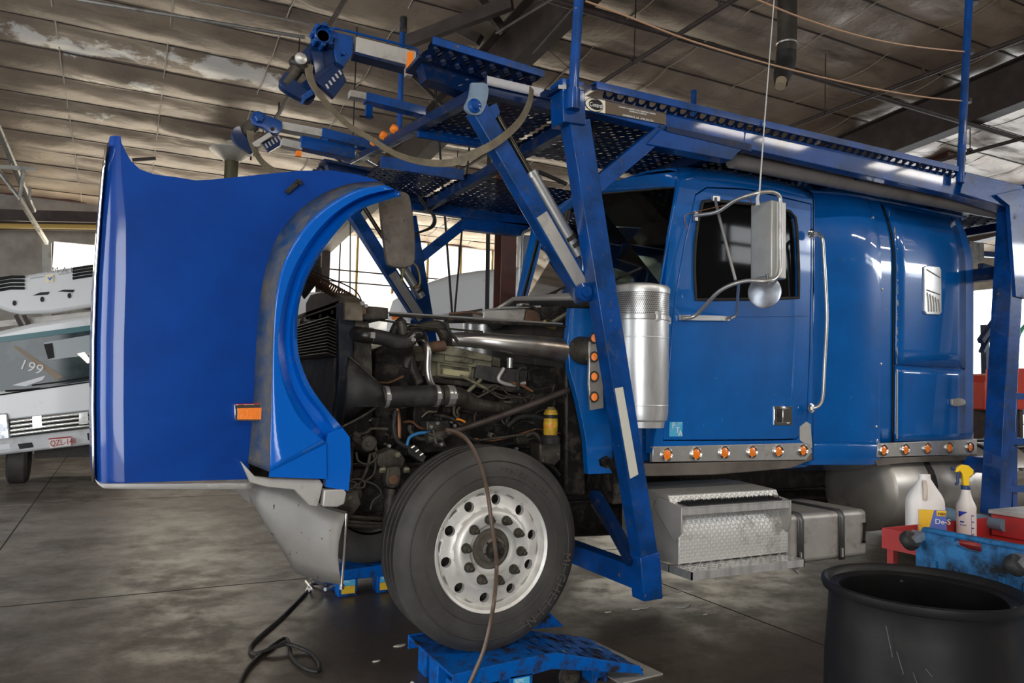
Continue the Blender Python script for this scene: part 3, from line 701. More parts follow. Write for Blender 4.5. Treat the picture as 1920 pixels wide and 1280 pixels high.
# grab handle
GY = SY+.02
g = M().tube(ats([(1524,438),(1532,437)], GY)+ats([(1541,446),(1544,470),(1548,540),(1550,600),(1546,680),(1543,740),(1537,758),(1528,764),(1522,765)], GY-.06), .0125, 12, 4)
ho = build(g, 'grab_handle', steel, truck)
for y_ in (438, 765): build(M().lathe([(.034, 0), (.034, .006), (.02, .012)], at(1521, y_, Y=GY+.03), (0, -1, 0), 20), 'handle_flange', chrome, ho)
# ---------------------------------------------------------------- mirror
MY = 3.30
def tb(px, Y, r, n=10, k=4): return M().tube(ats(px, Y), r, n, k)
pts = [at(1303,404,Y=3.70), at(1345,397,Y=3.55), at(1380,375,Y=3.42), at(1420,362,Y=MY)] + ats([(1447,360),(1461,368),(1463,390),(1463,440),(1463,500),(1455,520),(1435,527)], MY-.02)+[at(1395,527,Y=3.38), at(1350,545,Y=3.5), at(1305,590,Y=3.68), at(1282,597,Y=3.71)]
mo = build(M().tube(pts, .0125, 12, 5), 'mirror_arm', steel, truck)
g = M().tube([at(1342,372,Y=3.7), at(1345,392,Y=3.6), at(1379,525,Y=3.42)], .0095, 10, 3); g.tube([at(1385,530,Y=3.42), at(1383,560,Y=3.55), at(1382,588,Y=3.69), at(1370,597,Y=3.71)], .0095, 10, 4)
build(g, 'mirror_brace', steel, mo)
for pl_ in ([(1276,590),(1368,592),(1369,601),(1277,600)], [(1303,395),(1309,396),(1309,414),(1303,413)], [(1337,367),(1350,368),(1350,377),(1337,376)]): build(M().prism(ats(pl_, 3.725), (0, .02, 0)), 'bracket_plate', steel, mo)
Xm = at(1447, 440, Y=MY).x; zt_, zb_ = at(1447, 374, Y=MY).z, at(1447, 520, Y=MY).z
g = M(); g.box((Xm, MY, zb_), (Xm+.125, MY+.175, zt_)); mh = build(g, 'mirror_housing', mat('mirror_shell', (.50, .50, .47), .42, .4, noise=((.4, .39, .36), 6, .4, .7)), truck, bevel=.008)
g = M(); g.box((Xm+.126, MY+.01, zb_+.01), (Xm+.13, MY+.165, zt_-.01)); build(g, 'mirror_glass', chrome, mh)
c_ = at(1433, 547, Y=MY+.05); g = M().lathe([(.0001, .016), (.092, .014), (.1, .010), (.1, .002), (.09, -.001), (.0001, -.004)], c_, (.86, .5, 0), 36, caps=False); g.tube([c_+V((.02, -.02, .04)), c_+V((.0, -.02, .11))], .008)
build(g, 'spot_mirror', mat('spot_mirror_back', (.30, .32, .36), .25, .75, noise=((.18, .19, .22), 9, .4, .7)), mo)
g = M().tube(ats([(1421,385),(1420,372),(1424,360)], MY-.01)+ats([(1433,235),(1453,-20)], MY-.01), [.012,.010,.0055,.004,.003], 8); g.lathe([(.007,0),(.007,.02)], at(1433,236,Y=MY-.01), (0,0,1), 10)
build(g, 'whip_antenna', mat('antenna_white', (.6, .6, .58), .4), truck)
g = M().tube([at(1290,430,Y=3.72), at(1284,405,Y=3.72), at(1310,396,Y=3.66), at(1360,384,Y=3.5), at(1400,372,Y=3.36), at(1412,384,Y=3.36), at(1418,380,Y=MY)], .003, 6, 5); build(g, 'antenna_cable', copperm, truck)
build(M().tube(ats([(1004,430),(990,432),(980,440),(976,470),(975,520),(973,556)], 5.95), .0125, 10, 4), 'mirror_arm', steel, truck); build(M().prism(ats([(981,440),(996,441),(990,500),(979,500)], 6.0), (0, .12, 0)), 'mirror_housing', MATS['mirror_shell'], truck, bevel=.006)
# ---------------------------------------------------------------- air cleaner canister
cx = at(1199, 650, Y=3.64); cz1, cz0 = at(1199, 536, Y=3.64).z, at(1199, 800, Y=3.64).z; R_ = .172
def can(x, y, par):
    z1 = cz1; h_ = cz1-cz0
    o = build(M().lathe([(R_*.86, 0), (R_*.88, .035), (R_*.96, .045), (R_, .09), (R_, h_*.76), (R_*1.0, h_*.775)], (x, y, cz0), (0, 0, 1), 48), 'air_cleaner', alum, par)
    g = M(); n_ = 96; z0_ = cz0+h_*.785; rows_ = 11
    for k in range(rows_):
        for a in range(n_):
            a0 = 2*PI*(a+(.5 if k % 2 else 0))/n_; da = 2*PI/n_; dz = h_*.155/rows_
            def P_(u_, v_): an = a0+u_*da/2; return V((x+R_*1.0*math.cos(an), y+R_*1.0*math.sin(an), z0_+dz*(k+.5+v_/2)))
            g.loft([[P_(-1,-1),P_(1,-1),P_(1,1),P_(-1,1)], [P_(-.5,-.5),P_(.5,-.5),P_(.5,.5),P_(-.5,.5)]], closed=True)
    build(g, 'intake_screen', steel, o); build(M().lathe([(R_*.93, 0), (R_*.93, h_*.16)], (x, y, z0_), (0,0,1), 40), 'filter_core', blackm, o)
    build(M().lathe([(R_*1.02, 0), (R_*1.03, .03), (R_*.98, .045), (R_*.6, .06), (.001, .065)], (x, y, z1-.052), (0, 0, 1), 48), 'cap', alum, o)
    g = M().lathe([(R_*1.0, 0), (R_*1.035, .004), (R_*1.035, .03), (R_, .034)], (x, y, cz0+h_*.745), (0, 0, 1), 48); g.box((x-.012, y-R_*1.08, cz0+h_*.74), (x+.012, y-R_, cz0+h_*.80)); g.box((x+R_*.95, y-.03, cz0+h_*.74), (x+R_+.04, y, cz0+h_*.785))
    build(g, 'clamp_band', steel, o)
    for q_ in (.15, .62): build(M().lathe([(R_*1.004, 0), (R_*1.012, .004), (R_*1.004, .008)], (x, y, cz0+h_*q_), (0,0,1), 48, caps=False), 'rolled_bead', alum, o)
can(cx.x, cx.y, truck); can(cx.x, 2*CYL-cx.y, truck)
# cowl side panel, lamp bracket beside the canister
g = M().prism(ats([(1070,577),(1130,579),(1160,620),(1205,700),(1207,885),(1103,889),(1098,820),(1085,755),(1068,692),(1064,640)], 3.88), (0, .05, 0)); build(g, 'cowl_side', paint, truck, bevel=.004)
g = M().prism(ats([(1222,850),(1222,700),(1245,700),(1244,850)], 3.80), (0, .06, 0)); g.prism(ats([(1222,735),(1222,850),(1203,885),(1160,886),(1160,735)], 3.90), (0, .05, 0)); build(g, 'cowl_side', paint, truck)
g = M().prism(ats([(1106,640),(1117,640),(1129,655),(1132,765),(1108,769),(1104,720)], 3.66), (0, .02, 0)); lb = build(g, 'lamp_bracket', steel, truck, bevel=.003)
for y_ in (634, 669, 706, 744): 
    c_ = at(1114, y_, Y=3.655); o = build(M().lathe([(.033, 0), (.033, .012), (.026, .016)], c_, (-.5, -.85, 0), 24, sx=.8), 'lamp_grommet', black, truck); build(M().lathe([(.024, .012), (.022, .03), (.0001, .034)], c_, (-.5, -.85, 0), 20, caps=False, sx=.8), 'lens', amber, o)
g = M().tube([at(1072, 655, Y=3.95), at(1100, 658, Y=3.85), at(1135, 660, Y=3.75)], [.09, .085, .08], 20, 3); build(g, 'intake_elbow', grease, truck)
# ================================================================ wheel and running gear
WC = at(925, 1030, Y=3.555); WX, WZ = WC.x, WC.z; RT = .527
tyrel = mat('tyre_letter_rubber', (.075, .068, .06), .7)
def wheel(x, yo, z, sgn, par, full=True):
    """sgn=-1: outer face towards -Y"""
    ax = (0, sgn, 0); o = V((x, yo, z))
    tr = [(.315, -.012), (.335, .0), (.37, .004), (.43, .006), (.47, -.004), (.498, -.02), (.512, -.035)]
    for k, t in enumerate((-.047, -.085, -.088, -.098, -.101, -.140, -.143, -.153, -.156, -.195, -.198, -.208, -.211, -.245)):
        g_ = k % 4
        tr.append((RT-(.014 if g_ in (2, 3) else 0), t))
    tr += [(.512, -.262), (.47, -.285), (.40, -.29), (.33, -.28), (.31, -.27)]
    ty = build(M().lathe(tr, o, ax, 96, caps=False), 'tyre', tyre, par)
    if full:
        g = M().lathe([(.372, .0035), (.376, .0075), (.380, .0035)], o, ax, 72, caps=False); g.lathe([(.452, .002), (.456, .006), (.460, .000)], o, ax, 72, caps=False); build(g, 'sidewall_ring', tyre, ty)
        def arc_text(s, r, a0, size, dr=1):
            a = a0
            for ch in s:
                if ch != ' ':
                    rad = V((math.cos(a), 0, math.sin(a))); tan = V((-math.sin(a), 0, math.cos(a)))
                    text(ch, 'sidewall_lettering', o+rad*r+V((0, -.006, 0)), tan*dr, -rad*dr if dr > 0 else rad, size, tyrel, ty, depth=.006)
                a += dr*size*.78/r
        arc_text('MICHELIN', .425, math.radians(-6), .068, -1)
        arc_text('275/80 R 22.5', .400, math.radians(86), .038, -1)
    # disc with hand holes
    Rr = .322
    def zp(r):
        pts = [(.0, -.03), (.10, -.03), (.118, -.028), (.128, -.018), (.135, .0), (.185, .004), (.20, -.004), (.215, -.03), (.29, -.045), (.30, -.035), (.308, -.006), (Rr, .004)]
        for a, b in zip(pts, pts[1:]):
            if a[0] <= r <= b[0]: return a[1]+(b[1]-a[1])*(r-a[0])/(b[0]-a[0])
        return pts[-1][1]
    g = M(); N = 10; hr = .252; hs = .027
    def P_(r, a): return o+V((math.cos(a)*r, sgn*zp(r), math.sin(a)*r))
    off = math.radians(12)
    for k in range(N):
        a0 = 2*PI*k/N+off; da = 2*PI/N
        ri, ro = .212, .29
        sq = []; ci = []; ci2 = []
        for j in range(24):
            t = 2*PI*j/24; cx_, sy_ = math.cos(t), math.sin(t); m_ = max(abs(cx_), abs(sy_))
            rr = (ri+ro)/2+(ro-ri)/2*cx_/m_; aa = a0+da/2*sy_/m_; sq.append(P_(rr, aa))
            rr = hr+hs*cx_; aa = a0+hs*sy_/hr; p = P_(rr, aa); ci.append(p); ci2.append(p+V((0, -sgn*.03, 0)))
        mid_ = [a.lerp(b, .6) for a, b in zip(sq, ci)]
        g.loft([sq, mid_, ci, ci2], closed=True)
    for (r0, r1, st) in ((.106, .212, 10), (.29, Rr, 4)):
        rs_ = [r0+(r1-r0)*i/st for i in range(st+1)] if r0 < .2 else [.29, .30, .308, .315, Rr]
        if r0 < .2: rs_ = [.106, .118, .128, .135, .15, .17, .185, .20, .206, .212]
        na = 80
        g.loft([[P_(r, 2*PI*j/na+off) for j in range(na)] for r in rs_], closed=True)
    g.lathe([(Rr, .004), (.326, -.002), (.318, -.02), (.30, -.05), (.295, -.25)], o, ax, 80, caps=False)
    rim = build(g, 'rim', alumw, par)
    build(M().lathe([(.29, -.10), (.28, -.11), (.10, -.09), (.10, -.2)], o, ax, 48), 'brake_drum', blackm, par)
    if full:
        for k in range(N):
            a = 2*PI*k/N+math.radians(29); p = o+V((math.cos(a)*.160, sgn*.002, math.sin(a)*.160))
            nb = M().lathe([(.026, 0), (.026, .008)], p, ax, 20); nb.lathe([(.021, .008), (.021, .036), (.016, .042)], p, ax, 6); nb.lathe([(.011, .04), (.011, .060), (.008, .063)], p, ax, 12)
            build(nb, 'lug_nut', grease, rim)
        hb = M().lathe([(.106, -.03), (.104, -.045), (.075, -.05), (.068, -.02), (.064, .01), (.05, .014), (.044, .016), (.040, .035), (.030, .042), (.0001, .043)], o, ax, 40, caps=False)
        ho = build(hb, 'hub', mat('dusty_hub', (.17, .15, .125), .6, .3, noise=((.07, .055, .04), 9, .4, .65)), rim); build(M().lathe([(.050, .01), (.050, .03), (.040, .052), (.024, .057), (.0001, .058)], o, ax, 24, caps=False), 'hub_cap', blackm, rim)
        g = M()
        for k in range(6): a = 2*PI*k/6+.3; g.bolt(o+V((math.cos(a)*.056, sgn*.008, math.sin(a)*.056)), ax, .007, .008)
        build(g, 'hub_bolts', grease, rim)
wheel(WX, 3.555, WZ, -1, truck, True)
wheel(WX, 2*CYL-3.555, WZ, 1, truck, False)
# axle, springs, rails
g = M().tube([(WX, 3.7, WZ), (WX, 4.1, WZ-.03), (WX, 4.3, WZ-.09), (WX, 5.2, WZ-.09), (WX, 5.4, WZ-.03), (WX, 5.8, WZ)], .055, 12, 4); build(g, 'front_axle', blackm, truck)
for yy in (4.18, 5.32):
    g = M()
    for k in range(5):
        L_ = .80-.13*k; g.tube([(WX-L_, yy, WZ+.15-k*.016), (WX, yy, WZ+.02-k*.016), (WX+L_, yy, WZ+.15-k*.016)], .008, 4, 6)
        g.bar((WX-L_*.9, yy, WZ+.12-k*.018), (WX, yy, WZ+.03-k*.018), .09, .014); g.bar((WX, yy, WZ+.03-k*.018), (WX+L_*.9, yy, WZ+.12-k*.018), .09, .014)
    build(g, 'leaf_spring', blackm, truck)
for yy in (4.32, 5.18):
    g = M(); g.box((.75, yy-.04, .80), (12.5, yy+.04, .81)); g.box((.75, yy-.04, 1.08), (12.5, yy+.04, 1.09)); g.box((.75, yy-.004, .80), (12.5, yy+.004, 1.09)); build(g, 'frame_rail', blackm, truck)
g = M()
for xx in (.95, 3.2, 5.2, 7.5, 10): g.box((xx, 4.33, .84), (xx+.1, 5.17, 1.04))
build(g, 'cross_member', blackm, truck)
# bumper
cols = [(478,906,942,4.15),(500,906,985,4.05),(530,908,1032,3.96),(556,916,1074,3.87),(580,930,1082,3.78),(604,947,1089,3.68),(625,956,1093,3.61),(650,962,1096,3.56)]
top = [at(x, a, Y=y) for x, a, b, y in cols]; bot = [at(x if x < 640 else 641, b, Y=y) for x, a, b, y in cols]
rows = [[t.lerp(b, k/5)+V((-.03*math.sin(PI*k/5), 0, 0)) for t, b in zip(top, bot)] for k in range(6)]
g = M().loft(rows); gm = mir(g); gm.v = [V((p.x, p.y, max(p.z, .93))) for p in gm.v]; g.add(gm.v, gm.f)
bx = top[0].x-.02; g.box((bx, 4.14, bot[0].z), (bx+.03, 5.36, top[0].z))
bu = build(g, 'bumper', plate_, truck, solid=.008)
g = M().tube([bot[-1]+V((.0, -.003, 0)), top[-1]+V((0, -.003, 0))], .006, 6); g.lathe([(.012, 0), (.012, .02)], bot[-1], (0, 0, -1), 10); build(g, 'bumper_edge', chrome, bu)
g = M().tube([top[5]+V((0, 0, .0)), top[6]+V((0, .0, .004)), top[7]+V((0, .0, .002))], .008, 6); g.prism(ats([(600,948),(645,915),(668,915),(676,945),(652,975),(650,962)], 3.75), (0, .02, 0)); build(g, 'bumper_bracket', grease, truck)
g = M().tube(ats([(517,930),(520,955),(516,982)], 3.98), .004, 6, 4); build(g, 'bumper_scar', ink, bu)
# ================================================================ engine bay
def pr(px, Y, d, nm, m, par=truck, bevel=.004, label=None): return build(M().prism(ats(px, Y), (0, d, 0)), nm, m, par, bevel=bevel, label=label)
def tu(px, Y, r, nm, m, par=truck, n=12, k=5, label=None):
    """Y one depth or a list of depths"""
    pts = [at(p[0], p[1], Y=(Y[i] if isinstance(Y, (list, tuple)) else Y)) for i, p in enumerate(px)]
    return build(M().tube(pts, r, n, k), nm, m, par, label=label)
RX0 = at(637, 640, Y=3.97).x
zt_ = at(637, 570, Y=3.97).z
g = M(); g.box((RX0+.0, 3.98, .95), (RX0+.10, 5.52, zt_)); rad = build(g, 'radiator', blackm, truck, bevel=.004)
g = M(); z_a, z_b = at(637, 597, Y=3.97).z, at(637, 664, Y=3.97).z
for k in range(12): z = z_b+(z_a-z_b)*k/11; g.bar((RX0-.035, 4.0, z), (RX0-.035, 5.5, z), .05, .006, (.35, 0, 1))
build(g, 'cooler_fins', grease, rad)
g = M(); g.box((RX0-.02, 4.0, z_b-.5), (RX0-.006, 5.5, z_b-.02)); build(g, 'condenser', blackm, rad)
g = M().prism([at(x, y, X=RX0) for x, y in ((573,568),(582,552),(600,548),(625,548),(640,556),(646,566),(646,600),(573,600))], (.10, 0, 0)); g.box((RX0, 4.02, zt_-.0), (RX0+.1, 5.48, zt_+.03))
build(g, 'header_tank', mat('grimy_tan_tank', (.17, .14, .10), .6, .3, noise=((.08, .065, .045), 6, .4, .65), dirt=((.03, .025, .02), 9, .55, .75)), rad, bevel=.006)
for k in range(5): build(M().bolt((RX0-.002, 4.12+k*.28, zt_-.03), (-1, 0, 0), .012, .01), 'tank_bolt', blackm, rad)
pr([(634,568),(665,568),(661,700),(650,800),(628,800),(636,700)], 3.93, .05, 'radiator_side_frame', mat('dark_navy_steel', (.010, .014, .024), .45, .3, dirt=((.06, .05, .045), 9, .5, .8)))
pr([(664,571),(728,577),(728,598),(664,600)], 3.92, .5, 'shroud_bracket', blackm)
pr([(668,568),(688,570),(687,590),(667,590)], 3.90, .03, 'spring_bracket', rust)
g = M(); g.lathe([(.012, 0), (.012, .03)], at(677, 569, Y=3.91), (0, -1, 0), 12); g.lathe([(.010, 0), (.010, .03)], at(684, 574, Y=3.91), (0, -1, 0), 12); build(g, 'spring_pin', steel, truck)
pr([(664,600),(691,601),(697,650),(699,716),(685,745),(660,770),(645,800),(652,740),(660,680)], 3.96, .9, 'fan_shroud', grease)
pr([(700,655),(735,640),(800,650),(800,860),(700,860)], 4.3, .7, 'engine_front', blackm, bevel=.02)
pr([(1060,640),(1100,640),(1100,930),(1060,930)], 4.05, .4, 'bell_housing', blackm, bevel=.02)
# charge air elbow and lower hose
g = M().loft([ats([(655,668),(722,733)], 3.86), ats([(650,700),(722,745)], 3.80), ats([(648,760),(718,760)], 3.80), ats([(640,800),(712,756)], 3.90)]); build(g, 'charge_air_elbow', black, truck, solid=.03)
tu([(655,668),(690,700),(722,735)], 3.84, .007, 'elbow_edge', grease); tu([(642,800),(680,780),(716,756)], 3.84, .007, 'elbow_edge', grease)
lh = tu([(716,745),(730,744),(800,742),(826,741)], 3.83, [.050,.056,.058,.056], 'lower_charge_hose', black, n=24)
tu([(826,741),(850,742),(866,746),(885,757),(930,764),(990,768)], [3.83,3.84,3.86,3.9,3.98,4.05], [.056,.054,.050,.042,.036,.032], 'charge_air_pipe', grease, n=20)
def clampring(px, py, Y, r, ax=(1, 0, 0), par=truck):
    c_ = at(px, py, Y=Y); g = M().lathe([(r, -.010), (r*1.04, -.010), (r*1.04, .010), (r, .010)], c_, ax, 28); g.bar(c_+V((-.012, -r-.004, 0)), c_+V((.012, -r-.004, 0)), .012, .03); build(g, 'hose_clamp', steel, par)
clampring(723, 744, 3.83, .056, (1, 0, 0)); clampring(817, 742, 3.83, .058); clampring(840, 742, 3.835, .057); clampring(846, 742, 3.84, .056)
# upper hose
tu([(664,625),(680,628),(700,630)], [3.96,3.87,3.85], [.040,.042,.041], 'radiator_hose_end', mat('dark_cast', (.02, .018, .016), .3, .3), n=20)
tu([(692,629),(720,634),(745,641),(762,640),(772,634)], 3.86, .040, 'upper_radiator_hose', black, n=22)
clampring(694, 629, 3.86, .041); 
tu([(766,637),(780,627),(787,628),(793,640)], [3.86,3.84,3.86,3.98], [.037,.038,.036,.033], 'thermostat_outlet', mat('dark_shiny_cast', (.035, .032, .03), .25, .6), n=20)
clampring(770, 635, 3.86, .040, (1, 0, -.35))
tu([(752,602),(754,612),(757,630)], 3.98, .028, 'coolant_pipe', grease, n=16); tu([(735,632),(745,610),(756,600)], 4.05, .028, 'coolant_pipe', blackm, n=16)
tu([(762,616),(800,612),(822,612),(834,628),(838,650)], [4.05,4.05,4.05,4.05,4.1], [.012,.03,.036,.038,.036], 'turbo_pipe', grease, n=20)
tu([(795,655),(815,650),(833,648)], 4.0, .032, 'turbo_outlet', rust, n=18)
tu([(792,643),(799,645),(803,658),(802,690),(806,714),(816,732)], [3.95,3.92,3.9,3.9,3.9,3.92], .0195, 'bright_coolant_tube', tubem, n=18)
tu([(762,690),(768,672),(775,695),(786,718)], 3.98, .028, 'coolant_pipe', blackm, n=16)
# intake pipe
tu([(846,640),(856,636),(900,638),(950,644),(1010,651),(1065,658)], [4.1,4.08,4.05,4.0,3.97,3.95], [.036,.042,.048,.057,.070,.078], 'intake_pipe', tubem, n=32)
tu([(838,592),(838,605),(842,620),(858,640)], 3.98, .010, 'breather_hose', black); tu([(843,588),(880,585),(905,590)], 4.0, .007, 'breather_hose', rust)
# block and covers
EY = 4.08
pr([(800,660),(1060,690),(1060,840),(770,850),(780,700)], EY+.10, .55, 'engine_block', blackm, bevel=.01)
pr([(803,645),(832,645),(925,667),(922,678),(803,660)], EY-.03, .5, 'valve_cover', engine, bevel=.006)
pr([(803,660),(922,678),(922,690),(884,688),(803,676)], EY-.0, .5, 'rocker_cover', engine, bevel=.004)
pr([(834,664),(888,672),(888,682),(834,676)], EY-.015, .05, 'cast_boss', engine)
pr([(803,676),(895,690),(893,714),(800,704)], EY+.02, .4, 'side_cover', engine, bevel=.004)
fr = sides([ats([(820,679),(885,688)], EY-.0), ats([(885,688),(884,712)], EY-.0), ats([(884,712),(820,704)], EY-.0), ats([(820,704),(820,679)], EY-.0)], 4)
fi = sides([ats([(826,684),(880,691)], EY-.0), ats([(880,691),(880,708)], EY-.0), ats([(880,708),(826,701)], EY-.0), ats([(826,701),(826,684)], EY-.0)], 4)
build(M().ring(fr, fi, (0, .03, 0)), 'cover_frame', engine, truck, bevel=.003)
pr([(831,690),(882,697),(880,708),(831,702)], EY-.005, .02, 'data_plate', mat('cream_plate', (.42, .38, .22), .5, dirt=((.12, .1, .06), 20, .5, .75)))
pr([(895,684),(990,694),(986,722),(930,718),(890,708)], EY-.01, .2, 'injector_cover', mat('grey_cast', (.075, .072, .068), .5, .4, dirt=((.025, .022, .02), 9, .45, .7)))
tu([(945,690),(935,712),(960,722),(985,718)], EY-.03, .012, 'cover_pipe', oldalum)
pr([(802,706),(985,728),(985,738),(802,716)], EY-.05, .2, 'manifold_ledge', blackm)
for k in range(7): g = M(); c_ = at(925+k*2, 672+k*.5, Y=EY-.02); g.box((c_.x, c_.y, c_.z-.04), (c_.x+.004, c_.y+.1, c_.z+.01)); build(g, 'cooling_fin', engine, truck)
g = M(); c_ = at(956, 680, Y=EY-.05)
for k in range(5): g.lathe([(.02, 0), (.02, .006), (.015, .006), (.015, .012)], c_+V((0, 0, -.03+.012*k)), (0, 0, 1), 14)
build(g, 'fitting_stack', steel, truck)
# lift rods across the bay
tu([(730,590),(900,602),(1060,612)], 3.90, .008, 'hood_rod', blackm, n=8, k=3); tu([(728,586),(900,597),(1055,607)], 3.94, .006, 'hood_rod', steel, n=8, k=3); tu([(700,598),(800,612),(905,622)], 4.0, .006, 'hood_rod', grease, n=8, k=3)
# expansion box and blower on the firewall
g = M().prism(ats([(906,581),(988,578),(983,604),(904,602)], 4.15), (0, .25, 0)); bxx = build(g, 'expansion_tank', oldalum, truck, bevel=.012)
g = M().prism(ats([(988,578),(1012,582),(1016,606),(983,606)], 4.16), (0, .25, 0)); build(g, 'tank_end', rust, bxx, bevel=.01)
pr([(935,575),(1015,572),(1015,577),(935,579)], 4.14, .2, 'tank_lid', steel, bxx)
tu([(980,572),(1000,576),(1020,592),(1036,606)], 4.1, .008, 'overflow_tube', blackm); pr([(975,568),(992,569),(992,573),(975,573)], 4.1, .05, 'filler_cap', steel)
pr([(862,600),(875,583),(905,578),(905,600)], 4.3, .3, 'black_air_box', black); pr([(1015,575),(1065,572),(1065,606),(1018,606)], 4.25, .3, 'blower_box', blackm)
tu([(1035,604),(1062,588)], 4.05, .012, 'stay', engine, n=6, k=1); tu([(1020,600),(1024,608),(1040,614)], 4.0, .018, 'brass_fitting', mat('brassy', (.35, .26, .1), .4, .8))
# fuel filter
c_ = at(1032, 815, Y=3.86); fz = at(1032, 765, Y=3.86).z-c_.z
ff = build(M().lathe([(.040, 0), (.042, .006), (.042, fz*.82), (.038, fz*.84), (.038, fz*.9), (.030, fz*.95), (.022, fz)], c_, (0, 0, 1), 32), 'fuel_filter', mat('filter_yellow', (.55, .33, .02), .4, dirt=((.12, .06, .02), 12, .5, .7)), truck, label='yellow spin-on filter')
build(M().lathe([(.0425, 0), (.0425, .022)], c_+V((0, 0, fz*.62)), (0, 0, 1), 32), 'black_band', ink, ff); build(M().lathe([(.039, 0), (.030, .016), (.018, .03)], c_+V((0,0,fz*.86)), (0,0,1), 24), 'filter_neck', mat('dull_gold', (.5, .4, .16), .4, .8), ff)
build(M().lathe([(.0428, 0), (.0428, .03)], c_+V((0, 0, fz*.30)), (0, 0, 1), 32), 'filter_label', mat('filter_print', (.75, .2, .05), .5, noise=((.6, .45, .03), 40, .45, .5)), ff)
build(M().lathe([(.055, -.05), (.06, -.02), (.048, 0)], c_, (0, 0, 1), 24), 'filter_base', black, truck); pr([(1012,832),(1052,830),(1052,862),(1040,874),(1012,868)], 3.88, .12, 'filter_bracket', grease, bevel=.01)
tu([(985,818),(1000,812),(1012,822),(1020,836)], 3.9, .014, 'fuel_hose', grease)
# steering linkage
tu([(838,811),(870,803),(960,772),(1055,735),(1062,732)], [3.80,3.78,3.76,3.8,3.82], [.02,.017,.0175,.0175,.0165], 'steering_shaft', mat('dusty_steel', (.10, .08, .07), .45, .5, noise=((.05, .035, .03), 9, .4, .7)), n=16, k=4)
tu([(800,822),(820,818),(842,810)], 3.84, [.03,.036,.024], 'universal_joint', grease, n=12)
for i_, (a_, b_) in enumerate((((802,812),(830,824)), ((812,806),(818,832)))): tu([a_, b_], 3.81, .009, 'joint_yoke', grease, n=8, k=1)
pr([(800,789),(842,788),(846,806),(830,812),(800,808)], 3.95, .12, 'steering_box', grease, bevel=.008); 
for p in ((820,793),(846,790),(852,798),(808,800)): build(M().bolt(at(p[0], p[1], Y=3.95), (0, -1, 0), .011, .012), 'box_bolt', steel, truck)
tu([(812,777),(835,781),(852,788),(864,796)], 3.9, .012, 'pressure_hose', blackm); tu([(856,786),(864,787),(872,791)], 3.88, .006, 'orange_connector', mat('orange_tag', (.75, .25, .02), .5))
tu([(763,835),(768,820),(785,812),(808,811)], 3.9, .009, 'blue_air_line', mat('blue_line', (.03, .16, .36), .4))
tu([(742,770),(738,800),(745,826),(764,838)], 3.92, .013, 'black_hose', black); tu([(745,765),(748,790),(748,822)], 3.94, .012, 'copper_line', copperm)
tu([(898,825),(940,820),(985,815),(1020,822)], 3.92, .008, 'brake_line', grease); tu([(950,800),(975,782),(1010,782),(1030,792)], 4.0, .017, 'loom', black); tu([(890,822),(920,826),(960,818),(1005,804)], 3.97, .006, 'copper_line', copperm)
tu([(905,735),(925,722),(942,728),(955,740),(985,745),(1000,738)], 4.0, .006, 'wire_loop', grease); tu([(890,748),(915,735),(935,724)], 3.98, .008, 'brake_line', grease)
# horn, hangers and steering knuckle in front of the wheel
c_ = at(691, 831, Y=3.92); g = M().lathe([(.044, 0), (.044, .012), (.036, .02), (.014, .022), (.012, .03), (.005, .03)], c_, (-.2, -1, 0), 32); build(g, 'horn', grease, truck)
pr([(661,812),(672,818),(696,845),(690,848),(660,824)], 3.91, .02, 'horn_bracket', blackm); pr([(655,815),(668,808),(678,814),(676,824),(662,826)], 3.94, .04, 'horn_terminal', grease)
tu([(668,848),(672,864),(690,870),(706,858),(703,848)], 3.9, .006, 'wire_loop', grease); tu([(695,850),(690,872),(684,890),(672,912)], 3.93, .009, 'brake_line', grease); tu([(700,850),(704,870),(700,890),(680,905)], 3.92, .007, 'brake_line', grease)
pr([(706,852),(735,840),(752,846),(762,862),(756,880),(726,884),(706,872)], 3.95, .10, 'spring_hanger', grease, bevel=.01)
build(M().lathe([(.018, 0), (.018, .03), (.014, .034)], at(743, 852, Y=3.95), (0, -1, 0), 6), 'hanger_bolt', engine, truck)
g = M().prism(smooth_path(ats([(727,876),(750,876),(751,900),(746,912),(736,916),(727,911),(724,900),(727,876)], 3.84), 4)[:-1], (0, .06, 0)); build(g, 'shackle', grease, truck, bevel=.006)
build(M().lathe([(.026, 0), (.026, .01), (.006, .012), (.006, .016)], at(737, 898, Y=3.84), (0, -1, 0), 24), 'shackle_pin', rust, truck)
for x_ in (722, 757): build(M().bolt(at(x_, 881, Y=3.87), (-1 if x_ < 740 else 1, 0, 0), .016, .03), 'clamp_bolt', engine, truck)
tu([(733,915),(730,960),(728,1010),(735,1080)], 3.88, .034, 'shock_absorber', blackm, n=16, k=2)
pr([(650,915),(674,905),(680,925),(672,952),(655,972),(650,960)], 3.8, .02, 'tow_bracket', grease)
tu([(645,908),(658,900),(672,898),(684,905),(680,914),(664,914),(650,908)], 3.74, .006, 'chain', grease, k=4); tu([(656,902),(668,906),(660,916),(648,912)], 3.72, .005, 'chain_link', grease)
tu([(686,902),(705,910),(715,925),(700,938),(694,955)], 3.85, .006, 'wire_loop', grease)
pr([(765,836),(780,834),(800,856),(793,868),(766,850)], 3.92, .08, 'valve_block', black, bevel=.004)
for q in range(3): tu([(771+q*8,840+q*7),(777+q*8,836+q*7)], 3.90, .007, 'valve_port', steel, n=8, k=1)
for yy_ in (968, 978, 984): tu([(648,yy_),(690,yy_+3),(735,yy_+4)], 4.0, .012, 'spring_leaf_end', grease, n=6, k=2)
